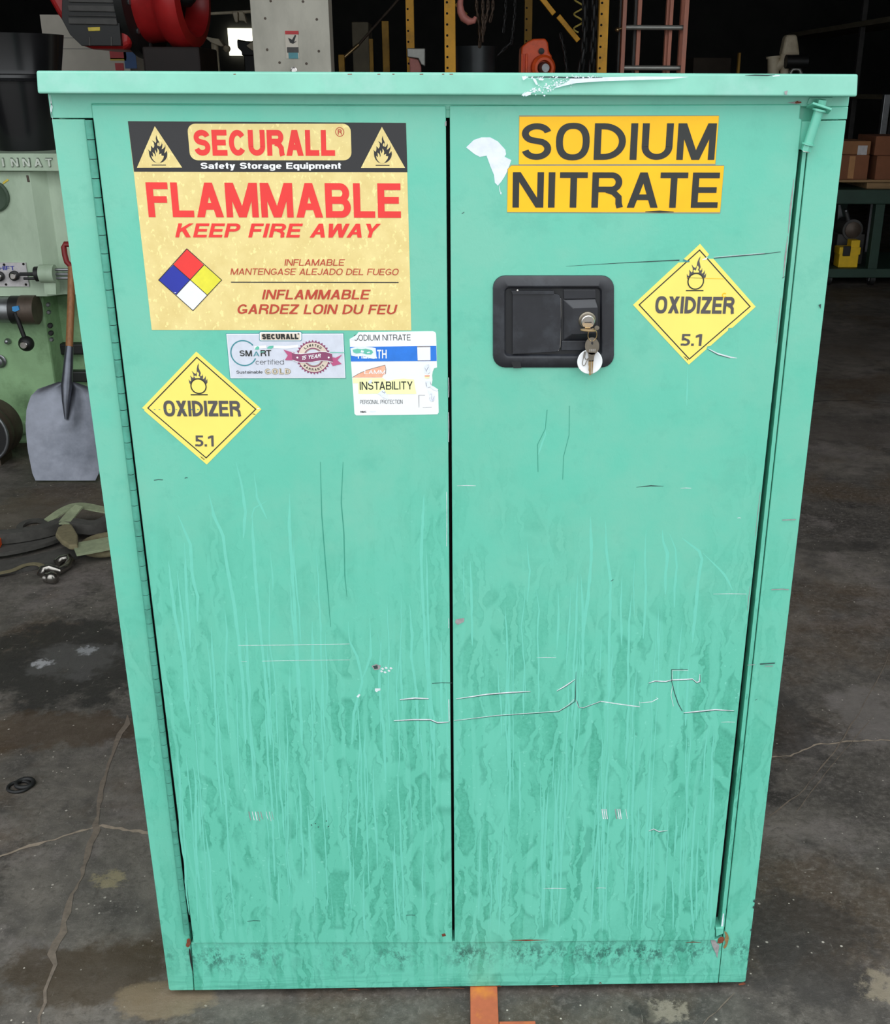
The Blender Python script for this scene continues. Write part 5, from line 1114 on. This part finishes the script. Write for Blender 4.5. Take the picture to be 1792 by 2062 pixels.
B = MB(); h0_ = o0 + AXR * hx(372); B.tube([h0_ + np.array((.02, 0, .0)), h0_ + np.array((.05, -.06, .05)), h0_ + np.array((.075, -.10, .2)), h0_ + np.array((.09, -.1, .6))], .028, 14); B.lathe([(.055, -.05), (.055, .03), (.03, .06)], h0_, AXR, 20); B.build('hose', 'black', rm, smooth=50)
B = PB(290, 94, 405, 190, YR + .06, YR + .5, z0=0); B.build('pedestal', 'maroon', rm, bevel=.01)
YP = 5.7
pg = thing('guard_panel', (-2.3, YP, 0), 'pale grey sheet panel with red and blue notices, behind the red machine', 'panel')
B = PB(94, 30, 262, 240, YP, YP + .5, z0=0)
for y in (76, 98, 143): a, e, d, u = pxr(94, y, 262, y + .8, YP - .001); B.mat(1).box(a, e, YP - .001, YP, d, u)
B.build('sheet', ['pale', 'slat'], pg, bevel=.004)
for nm, m_, q in (('notice', 'st_red', (221, 100, 254, 119)), ('notice', 'st_yel', (222, 117, 254, 122)), ('notice', 'st_red', (232, 127, 249, 142)), ('notice', 'st_blue', (250, 100, 274, 138))):
    o = PB(*q, YP - (.007 if m_ == 'pale' else .004), YP - .0005).build(nm, m_, pg)
YC = 4.1
cc = thing('control_cabinet', (at_y(590, 80, YC)[0], YC + .2, 0), 'beige grey steel electrical cabinet with a small warning sticker, behind the teal cabinet', 'cabinet')
a, e, d, u = pxr(508, 0, 664, 147, YC)
B = MB(); B.box(a, e, YC, YC + .15, 0, 2.45)
for x, y in ((545, 2), (610, 3), (534, 37), (638, 39), (538, 100), (642, 103), (563, 126), (617, 128)):
    c = at_y(x, y, YC); B.mat(1).cyl(c, c + np.array((0, -.004, 0)), .006, 10)
B.build('enclosure', ['cabgrey', 'brown_iron'], cc, bevel=.012)
B = PB(575, 62, 601, 118, YC - .003, YC); B.mat(1); pbox(B, 574, 62, 601, 69, YC - .005, YC - .003); B.mat(2)
for p in ([(580, 76), (588, 80), (594, 70), (596, 72), (592, 84), (597, 83), (590, 88), (584, 86)],): B.prism([at_y(*q, YC - .005) for q in p], (0, .002, 0))
B.mat(3); pbox(B, 578, 95, 601, 106, YC - .005, YC - .003); B.mat(4); pbox(B, 581, 106, 600, 118, YC - .005, YC - .003)
B.build('warning_sticker', ['pale', 'st_red', 'black', 'slat', 'st_teal'], cc)
c = at_y(592, 142, YC); B = MB(); B.lathe([(.016, 0), (.016, .006), (.011, .008), (.010, .004), (.0001, .004)], c, (0, -1, 0), 20, False, False); B.build('lock', 'chrome', cc, smooth=40)

# ---- lit window far back with dark machinery before it
a, e, d, u = pxr(460, 57, 545, 112, 15.94)
o = MB().box(a, e, 15.94, 15.99, d, u).build('window_1', 'glow'); o['kind'] = 'structure'
YW = 12.0
B = MB()
B.prism([at_y(*p, YW) for p in ((478, 78), (484, 82), (508, 83), (514, 70), (560, 70), (560, 112), (487, 112), (486, 104), (478, 96), (477, 84))], (0, .5, 0))
B.mat(1).prism([at_y(*p, YW - .05) for p in ((495, 92), (505, 85), (512, 84), (512, 100), (508, 102))], (0, .06, 0))
_x0, _x1 = at_y(489, 112, YW)[0], at_y(556, 112, YW)[0]; _z = at_y(500, 111, YW)[2]; B.mat(0).box(_x0, _x1, YW + .05, YW + .45, 0, _z + .02)
o = B.build('press', ['black', 'ivory'], bevel=.01); tag(o, 'dark machine outlined against the bright window beside the beige cabinet', 'machine')
bz = o.data
pw = thing('overhead_pipe', at_y(480, 26, 11.0), 'thin pipe with two pale wrapped pieces hanging on it, above the bright window', 'pipe')
B = MB(); B.cyl(at_y(395, 29, 11), at_y(530, 22, 11), .016, 10); B.build('pipe_run', 'ivory', pw, smooth=50)
for _x in (405, 520): B = MB(); _p = at_y(_x, 26, 11); B.cyl(_p, (_p[0], _p[1], 5.6), .008, 8); B.build('hanger', 'black', pw)
B = MB(); B.prism([at_y(*p, 10.95) for p in ((467, 24), (478, 23), (479, 45), (474, 46), (470, 36))], (0, .08, 0)); B.build('wrap', 'ivory', pw, bevel=.01)
B = MB(); B.prism([at_y(*p, 10.95) for p in ((480, 23), (489, 23), (494, 36), (497, 48), (490, 42), (481, 42))], (0, .08, 0)); B.build('wrap', 'ivory', pw, bevel=.01)
B = MB(); B.prism([at_y(*p, 11.4) for p in ((405, 70), (415, 74), (440, 78), (450, 92), (446, 94), (425, 86))], (0, .2, 0)); B.ball(at_y(457, 98, 11.4), .040, 14)
_p = at_y(428, 88, 11.4); B.cyl((_p[0], 11.5, 0), (_p[0], 11.5, _p[2] + .01), .04, 12)
o = B.build('worn_casting', 'ivory', bevel=.01); tag(o, 'brownish casting catching the window light at the left of the bright window', 'casting')

# ---- yellow pallet rack with tackle
YK = 6.0
rk = thing('pallet_rack', (at_y(1055, 100, YK)[0], YK + .5, 0), 'yellow punched steel pallet rack behind the cabinet, between beige cabinet and ladder', 'rack')
def post(x0, x1, Y, m_='yellow', ztop=3.2, lean=0):
    a, e, d, u = pxr(x0, 0, x1, 150, Y); B = MB(); B.box(a, e, Y, Y + .07, 0, ztop)
    s_ = at_y(x0, 60, Y)[2] - at_y(x0, 82, Y)[2]; z = 1.4
    while z < ztop:
        B.mat(1).cyl((a + (e - a) * .25, Y - .0005, z), (a + (e - a) * .25, Y + .001, z), .008, 8); z += s_
    return B.build('upright', [m_, 'hole'], rk, bevel=.004)
post(895, 917, YK); post(1205, 1224, YK); post(818, 834, YK + 1.1); post(1056, 1071, YK + 1.5, 'yellow_dark')
def bar(p0, p1, Y, r, m_, nm='brace', Y1=None):
    a = at_y(*p0, Y); e = at_y(*p1, Y if Y1 is None else Y1); B = MB(); d = unit(e - a); n = unit(np.cross(d, (0, 1, 0)))
    B.prism([a + n * r, e + n * r, e - n * r, a - n * r], (0, .03, 0)); return B.build(nm, m_, rk, bevel=.003)
bar((1080, -18), (1116, 28), YK + .6, .017, 'yellow'); bar((1124, 32), (1165, 82), YK + .6, .017, 'yellow')
bar((917, 8), (940, 30), YK + .8, .010, 'yellow_dark')
zS = at_y(1060, 166, YK + .3)[2]
a = at_y(818, 100, YK + .9)[0] - .1; e = at_y(1224, 100, YK)[0] + .1
B = MB(); B.box(a, e, YK + .09, YK + 1.0, zS - .07, zS - .002); B.build('shelf', 'slat', rk, bevel=.004)
tb = MB(); tr_ = at_y(958, 115, YK + .42); rt = at_y(1000, 115, YK + .42)[0] - tr_[0]
tb.lathe([(rt * .92, 0), (rt, at_y(958, 92, YK + .3)[2] - zS), (rt * .96, at_y(958, 92, YK + .3)[2] - zS), (rt * .9, .01)], (tr_[0], YK + .42, zS), (0, 0, 1), 40); o = tb.build('tub', 'tub', smooth=35); tag(o, 'grey black round tub standing between the yellow posts', 'tub')
zt_ = at_y(835, 118, YK + .95)[2]
g_ = thing('bracket_block', at_y(838, 118, YK + .7), 'grey block with a pinkish chute standing before the left yellow post', 'fitting')
B = MB(); B.prism([at_y(*p, YK + .7) for p in ((819, 97), (856, 97), (856, 134), (848, 130), (842, 118), (820, 115))], (0, .12, 0)); B.build('block', 'rung', g_, bevel=.006)
B = MB(); B.prism([at_y(*p, YK + .72) for p in ((824, 116), (842, 119), (848, 134), (848, py_at(848, YK + .72, zS)), (826, py_at(826, YK + .72, zS)))], (0, .10, 0)); B.build('chute', 'hook', g_, bevel=.006)

def chain(px, Y, m_, label, r=.006, pitch=.036, wid=.024):
    """one hanging chain of interlocked links along a photo poly-line"""
    P_ = [at_y(*p, Y) for p in px]; L = [0]
    for i in range(len(P_) - 1): L.append(L[-1] + np.linalg.norm(P_[i + 1] - P_[i]))
    B = MB(); s_ = 0; k = 0
    while s_ < L[-1]:
        i = max(j for j in range(len(L)) if L[j] <= s_); i = min(i, len(P_) - 2); t = (s_ - L[i]) / (L[i + 1] - L[i]); c = P_[i] + (P_[i + 1] - P_[i]) * t; d = unit(P_[i + 1] - P_[i])
        sd = unit(np.cross(d, (0, 1, 0))) if k % 2 == 0 else np.array((0, 1.0, 0)); sd = unit(sd + np.array((.3, .2, 0)) * (1 if k % 2 else -1)); sd = unit(sd - d * np.dot(sd, d))
        ln = pitch * .72; w_ = wid / 2 - r
        B.tube([c + d * (math.sin(q) * w_ + (ln - w_) * (1 if math.sin(q) > 0 else -1)) + sd * math.cos(q) * w_ for q in (2 * math.pi * (j + .5) / 12 for j in range(12))], r, 6, closed=True)
        s_ += pitch; k += 1
    o = B.build('chain', m_, smooth=60); tag(o, label, 'chain', 'chains hanging from the rack'); return o
YH = YK - .12
chain([(958, -40), (960, 20), (966, 60), (966, 92)], YH, 'chain', 'brown chain hanging straight down beside the pink hook, leftmost of the bundle')
chain([(972, -40), (972, 30), (972, 78)], YH - .04, 'chain', 'brown chain in front in the bundle right of the pink hook')
chain([(984, -40), (982, 20), (976, 50), (970, 84)], YH - .01, 'chain', 'brown chain sweeping left at its lower end in the bundle')
chain([(994, -40), (992, 20), (986, 46)], YH + .03, 'chain', 'short brown chain at the right of the bundle by the hook')
chain([(1018, -40), (1018, 20), (1014, 60)], YH + .3, 'chain_dk', 'black chain in the shade between the bundle and the orange casting')
chain([(1038, -40), (1036, 30), (1030, 84), (1006, 108)], YH + .3, 'chain_dk', 'black chain curving left above the round tub')
chain([(1178, -40), (1178, 40), (1176, 100), (1168, 150)], YH - .05, 'chain_dk', 'big link chain left of the right yellow post', .009, .062, .044)
chain([(1198, -40), (1196, 40), (1194, 100), (1190, 150)], YH - .02, 'chain_dk', 'big link chain touching the right yellow post', .009, .062, .044)
chain([(1130, 75), (1136, 100), (1140, 130), (1142, 150)], YH + .2, 'chain_dk', 'dark chain hanging just right of the orange casting')
B = MB(); hk = [(936, -45), (934, -5), (932, 10), (934, 24), (940, 36), (950, 43), (960, 42), (964, 34)]
B.tube([at_y(*p, YH - .10) for p in [(a_ - 6, b_) for a_, b_ in hk]], [.016, .017, .02, .024, .026, .024, .018, .010], 12); o = B.build('lifting_hook', 'hook', smooth=60); tag(o, 'faded pink lifting hook hanging beside the brown chains', 'hook')
zc2 = zS
oc = thing('gear_casting', at_y(1080, 150, YK - .1), 'bright orange cast housing with round bore sitting on the rack', 'casting')
B = MB(); B.prism([at_y(*p, YK + .12) for p in ((1048, py_at(1048, YK + .12, zS)), (1049, 110), (1050, 94), (1062, 84), (1074, 78), (1098, 77), (1104, 86), (1106, 106), (1112, 112), (1108, py_at(1108, YK + .12, zS)))], (0, .3, 0)); B.build('shell', 'orange', oc, bevel=.014, segs=3)
B = MB(); 
for x in (1049, 1058): pbox(B, x, 108, x + 4, 150, YK + .09, YK + .13)
B.build('rib', 'orange', oc, bevel=.004)
c = at_y(1092, 137, YK + .12); k_ = np.linalg.norm(at_y(1093, 138, YK) - at_y(1092, 138, YK))
B = MB(); B.lathe([(k_ * 25, 0), (k_ * 25, .03), (k_ * 20, .045), (k_ * 15, .045), (k_ * 13, .01)], c, (.25, -1, 0), 32, True, False); B.build('flange_ring', 'orange', oc, smooth=40)
B = MB(); B.lathe([(k_ * 11, .0), (k_ * 11, .05), (k_ * 8, .07), (.0001, .07)], c, (.25, -1, 0), 24, True, False); B.build('shaft_end', 'steel', oc, smooth=40)
B = MB(); c = at_y(1090, 103, YK + .115); B.lathe([(k_ * 6, 0), (k_ * 6, .012), (k_ * 3, .014)], c, (0, -1, 0), 14); B.build('plug', 'black', oc, smooth=40)
B = MB(); c0_ = at_y(1165, 20, YK + .5); B.tube([c0_ + np.array((math.cos(t) * .030, math.sin(t) * .03, .20 - t * .0145)) for t in (k * .4 for k in range(60))], .006, 6); o = B.build('coil_hose', 'coil', smooth=60); tag(o, 'pale yellow coiled hose hanging behind the rack brace', 'hose')
rd = thing('leaning_rod', at_y(735, 80, 7.6), 'worn metal rod slanting up beside the beige cabinet in the dark', 'rod')
B = MB(); B.cyl(at_y(690, 118, 7.6), at_y(722, 90, 7.65), .014, 10); B.build('tip', 'brass', rd, smooth=50)
B = MB(); B.cyl(at_y(722, 90, 7.65), at_y(810, -10, 7.9), .010, 10); B.build('bar', 'brown_iron', rd, smooth=50)
for q, Y, m_, lb in (((770, 42, 784, 170), 7.3, 'yellow_dark', 'dark yellow post standing behind the slanting rod'), ((744, 78, 752, 170), 7.4, 'yellow_dark', 'thin brown stake just left of the dark yellow post'), ((682, 110, 694, 170), 7.2, 'yellow_dark', 'short brown board standing right beside the beige cabinet')):
    o = PB(*q, Y, Y + .05, z0=0).build('stake', m_, bevel=.004); tag(o, lb, 'post')
o = PB(708, 44, 742, 70, 9.0, 9.4, z0=0).build('carton', 'dim_box', bevel=.01); tag(o, 'tall dusty carton in the dark above the slanting rod tip', 'box')

# ---- orange fibreglass extension ladder
YL = 6.3
ld = thing('extension_ladder', (at_y(1315, 100, YL)[0], YL, 0), 'orange fibreglass extension ladder with grey rungs standing right of the rack', 'ladder')
def rail(x0, x1, Y, flip):
    a, e, d, u = pxr(x0, 0, x1, 147, Y); B = MB(); t_ = .006
    B.box(a, e, Y, Y + .003 + t_, 0, 3.4)
    if flip: B.box(e - t_, e, Y + .009, Y + .075, 0, 3.4)
    else: B.box(a, a + t_, Y + .009, Y + .075, 0, 3.4)
    B.build('rail', 'fibre', ld, bevel=.002)
rail(1252, 1260, YL - .09, False); rail(1282, 1290, YL, False); rail(1346, 1353, YL, True); rail(1375, 1384, YL - .09, True)
for x0, x1 in ((1244, 1252), (1274, 1282)): a, e, d, u = pxr(x0, 0, x1, 147, YL + .06); MB().box(a, e, YL + .03, YL + .08, 0, 3.4).build('rail', 'slat', ld, bevel=.002)
for x0, x1 in ((1338, 1345), (1367, 1375)): a, e, d, u = pxr(x0, 0, x1, 147, YL + .06); MB().box(a, e, YL + .03, YL + .08, 0, 3.4).build('rail', 'fibre', ld, bevel=.002)
za, zb2 = at_y(1310, 56, YL)[2], at_y(1310, 137, YL)[2]; z = za
zz = [za + (za - zb2) * k for k in range(-5, 5)]
for z in zz:
    if .1 < z < 3.3: B = MB(); B.cyl((at_y(1250, 100, YL)[0], YL - .045, z), (at_y(1376, 100, YL)[0], YL - .045, z), .016, 14); B.build('rung', 'rung', ld, smooth=50)
B = MB(); a = at_y(1243, 60, YL - .05); B.ball(a, .016, 12); B.cyl(a, at_y(1254, 56, YL - .06), .008, 8); B.build('hook', 'brass', ld, smooth=50)

# ---- right-hand side: cart with cartons, long shelf behind
p0 = on_floor(1752, 575)
ct = thing('trolley', (p0[0], p0[1], 0), 'dark green steel trolley on castors loaded with cartons, right of the cabinet', 'trolley')
X0, Y0 = p0[0], p0[1]; CL, CD = 1.9, 1.0
zT = at_y(1740, 381, Y0)[2]; zA = at_y(1740, 410, Y0)[2]; zL0 = at_y(1740, 558, Y0)[2]; zL1 = at_y(1740, 540, Y0)[2]
xL = at_y(1655, 480, Y0)[0]; xR = X0 + .9
B = MB(); B.box(xL, xR, Y0 - .05, Y0 + CD, zA, zT); B.build('table_top', 'cart', ct, bevel=.006)
B = MB(); B.box(xL, xR, Y0 - .04, Y0 + CD, zL0, zL1); B.build('lower_shelf', 'cart', ct, bevel=.006)
for x in (xL + .03, X0 - .02, xR - .1):
    for y in (Y0 - .03, Y0 + CD - .1): MB().box(x - .03, x + .05, y, y + .08, zL0, zA).build('leg', 'cart', ct, bevel=.004)
for x in (xL + .1, X0 + .01, xR - .1):
    for y in (Y0 + .03, Y0 + CD - .1):
        B = MB(); B.cyl((x - .02, y, .055), (x + .02, y, .055), .055, 22); cs = B.build('castor', 'rubber', ct, smooth=40)
        B = MB(); B.box(x - .03, x - .024, y - .03, y + .03, .04, zL0); B.box(x + .024, x + .03, y - .03, y + .03, .04, zL0); B.box(x - .03, x + .03, y - .03, y + .03, max(.115, zL0 - .01), zL0 + .002); B.build('fork', 'steel', ct)
def carton(q, Y, dep, label, m_='card', z0=None, grp='cartons on the green trolley', lab=None, tape=True):
    a, e, d, u = pxr(*q, Y); o_ = thing('carton', ((a + e) / 2, Y + dep / 2, d if z0 is None else z0), label, 'box', grp)
    B = MB(); B.box(a, e, Y, Y + dep, d if z0 is None else z0, u); B.build('box_body', m_, o_, bevel=.006)
    if tape: B = MB(); xm = a + (e - a) * .45; B.box(xm, xm + .05, Y - .002, Y + .0, (d if z0 is None else z0) + .01, u - .01); B.build('tape', 'tape', o_)
    if lab: PB(*lab, Y - .003, Y - .0005).build('paper_label', 'plate', o_)
    return u
YB = Y0 + .05
zp = at_y(1740, 362, YB)[2]
pl = thing('pallet', ((xL + xR) / 2, YB + .4, zT), 'small wooden pallet under the cartons on the green trolley', 'pallet')
for k in range(3): x = xL + .35 + k * .55; MB().box(x, x + .28, YB, YB + .8, zT, zT + (zp - zT) * .72).build('block', 'pallet', pl, bevel=.004)
B = MB(); B.box(xL + .1, xR - .05, YB - .02, YB + .8, zT + (zp - zT) * .72, zp); B.build('deck', 'pallet', pl, bevel=.004)
z1_ = carton((1676, 312, 1749, 356), YB, .45, 'cardboard carton on the pallet, under the one with a white label', 'card2', zp)
z2_ = carton((1680, 284, 1753, 312), YB + .02, .42, 'cardboard carton with a white paper label, top of the stack', 'card', z1_ + .001, lab=(1727, 293, 1746, 312), tape=False)
z3_ = carton((1764, 314, 1850, 356), YB, .5, 'reddish cardboard carton at the right edge of the trolley', 'card2', zp)
carton((1762, 274, 1850, 313), YB + .03, .45, 'reddish cardboard carton stacked highest at the right edge', 'card2', z3_ + .001, tape=False)
mt = thing('electric_motor', (at_y(1718, 460, Y0 + .3)[0], Y0 + .35, zL1), 'dark grey motor with round end cover on the trolley lower shelf', 'motor')
B = MB(); c = at_y(1717, 463, Y0 + .22); B.lathe([(.09, 0), (.09, .22)], (c[0], c[1], c[2]), (0, 1, 0), 26); B.box(c[0] - .12, c[0] + .12, c[1] + .02, c[1] + .24, zL1 + .002, c[2] - .04); B.build('motor_body', 'slat', mt, smooth=40)
B = MB(); B.lathe([(.07, 0), (.07, .012), (.03, .03), (.001, .03)], (c[0], c[1], c[2]), (0, -1, 0), 26, True, False); B.build('end_cover', 'brown_iron', mt, smooth=40)
B = MB(); B.ball(at_y(1703, 425, Y0 + .24), .022, 12); B.cyl(at_y(1703, 425, Y0 + .24), (c[0], c[1] + .05, c[2]), .02, 10); B.build('fitting', 'steel', mt, smooth=50)
B = MB(); B.prism([at_y(*p, Y0 + .52) for p in ((1686, 482), (1688, 412), (1693, 412), (1702, 460), (1700, 482))], (0, .02, 0)); a_ = min(v[2] for v in B.v); B.box(at_y(1688, 480, Y0 + .52)[0], at_y(1700, 480, Y0 + .52)[0], Y0 + .52, Y0 + .6, zL1 + .002, a_ + .01); o = B.build('bright_plate', 'steel', bevel=.003); tag(o, 'bright bent metal plate propped left of the dark motor', 'plate')
B = MB(); pbox(B, 1690, 498, 1733, 513, Y0 + .02, Y0 + .16); d_ = min(v[2] for v in B.v); B.box(at_y(1692, 500, Y0 + .02)[0], at_y(1731, 500, Y0 + .02)[0], Y0 + .02, Y0 + .16, zL1 + .002, d_ + .01); pbox(B, 1713, 484, 1731, 515, Y0 + .03, Y0 + .14); B.mat(1); pbox(B, 1698, 496, 1713, 516, Y0 + .01, Y0 + .03); o = B.build('power_tool', ['toolyel', 'black'], bevel=.006); tag(o, 'yellow and black tool case on the trolley lower shelf', 'tool')
# long shelf along the right wall
XS = 4.9
def sx(px, py): return at_x(px, py, XS)
q0, q1 = sx(1792, 36), sx(1515, 82)
su = thing('wall_shelf', (XS + .3, 12, 0), 'long wooden shelf on posts running back along the right side in the dark', 'shelf')
zsh = (q0[2] + q1[2]) / 2
B = MB(); B.box(XS, XS + .6, 7.6, q1[1], zsh - .04, zsh + .02); B.build('shelf_board', 'shelf', su, bevel=.004)
zlow = at_y(1700, 160, 10)[2] - .15
B = MB(); B.box(XS, XS + .6, 7.6, q1[1], zlow - .05, zlow); B.build('shelf_board', 'shelf', su, bevel=.004)
for y in (7.65, q1[1] - .1, (7.6 + q1[1]) / 2):
    for x in (XS + .02, XS + .52): MB().box(x, x + .06, y, y + .06, 0, zsh + 1.2).build('post', 'slat', su)
# things on the shelf
pm = thing('pump', (XS - .9, 9.4, 0), 'ivory pump with a tall tapered funnel and black motor, right of the ladder', 'pump')
YQ = 9.7
B = MB(); B.prism([at_y(*p, YQ) for p in ((1583, 70), (1606, 69), (1612, 112), (1574, 112))], (0, .14, 0)); B.build('funnel', 'ivory', pm, bevel=.03, segs=3)
B = MB(); B.cyl(at_y(1557, 160, YQ + .05), at_y(1557, 114, YQ + .05), .055, 20); B.cyl(at_y(1557, 118, YQ + .05), at_y(1557, 113, YQ + .05), .068, 20); B.tube([at_y(*p, YQ + .05) for p in ((1560, 135), (1575, 128), (1578, 116), (1590, 112), (1606, 112))], .05, 14); B.cyl(at_y(1580, 160, YQ + .05), at_y(1580, 125, YQ + .05), .045, 16); B.build('pump_body', 'ivory', pm, smooth=50)
B = MB(); B.cyl(at_y(1582, 124, YQ - .06), at_y(1625, 124, YQ - .06), .062, 22); B.build('motor', 'black', pm, smooth=40)
B = MB(); B.tube([at_y(*p, YQ - .05) for p in ((1592, 165), (1592, 146), (1596, 140), (1604, 139), (1610, 141), (1613, 148), (1613, 165))], .018, 10); B.build('foot', 'rung', pm, smooth=50)
B = PB(1540, 158, 1630, 175, YQ - .1, YQ + .2, z0=0); B.build('stand', 'slat', pm, bevel=.01)
o = PB(1485, 106, 1490, 170, 9.0, 9.05, z0=0).build('stake', 'yellow_dark', bevel=.004); tag(o, 'thin yellowish stake standing alone between ladder and pump', 'post')
def shelf_item(y0, y1, h, dx, label, m_='dim_box', nm='carton', zz=None):
    z = zsh + .02 if zz is None else zz
    o = MB().box(XS + dx, XS + dx + .38, y0, y1, z + .001, z + h).build(nm, m_, bevel=.012); tag(o, label, 'box', 'dusty things stored on the long shelf')
shelf_item(11.0, 11.9, .34, .02, 'wide dusty carton on the upper shelf above the pump')
shelf_item(9.6, 10.3, .28, .05, 'lower dusty carton on the upper shelf, nearer than the wide one')
shelf_item(8.2, 8.9, .30, .03, 'dusty carton on the upper shelf at the right edge of the picture')
shelf_item(8.0, 8.8, .24, .03, 'dusty carton on the lower shelf behind the trolley cartons', zz=zlow)
shelf_item(9.4, 10.2, .2, .03, 'flat dusty carton farther back on the lower shelf', zz=zlow)
o = PB(1776, 190, 1789, 280, Y0 + 1.3, Y0 + 1.36, z0=0).build('metal_post', 'steel', bevel=.004); tag(o, 'bright upright metal post behind the trolley at the right edge', 'post')

for q, Y, m_, lb in (((1394, 116, 1470, 200), 11.5, 'dark_card', 'dim brown carton stack standing in the dark just right of the ladder'), ((1655, 222, 1702, 330), 10.6, 'dark_card', 'dim grey crate standing in the dark behind the trolley, beside the cabinet')):
    o = PB(*q, Y, Y + .5, z0=0).build('crate', m_, bevel=.01); tag(o, lb, 'crate')
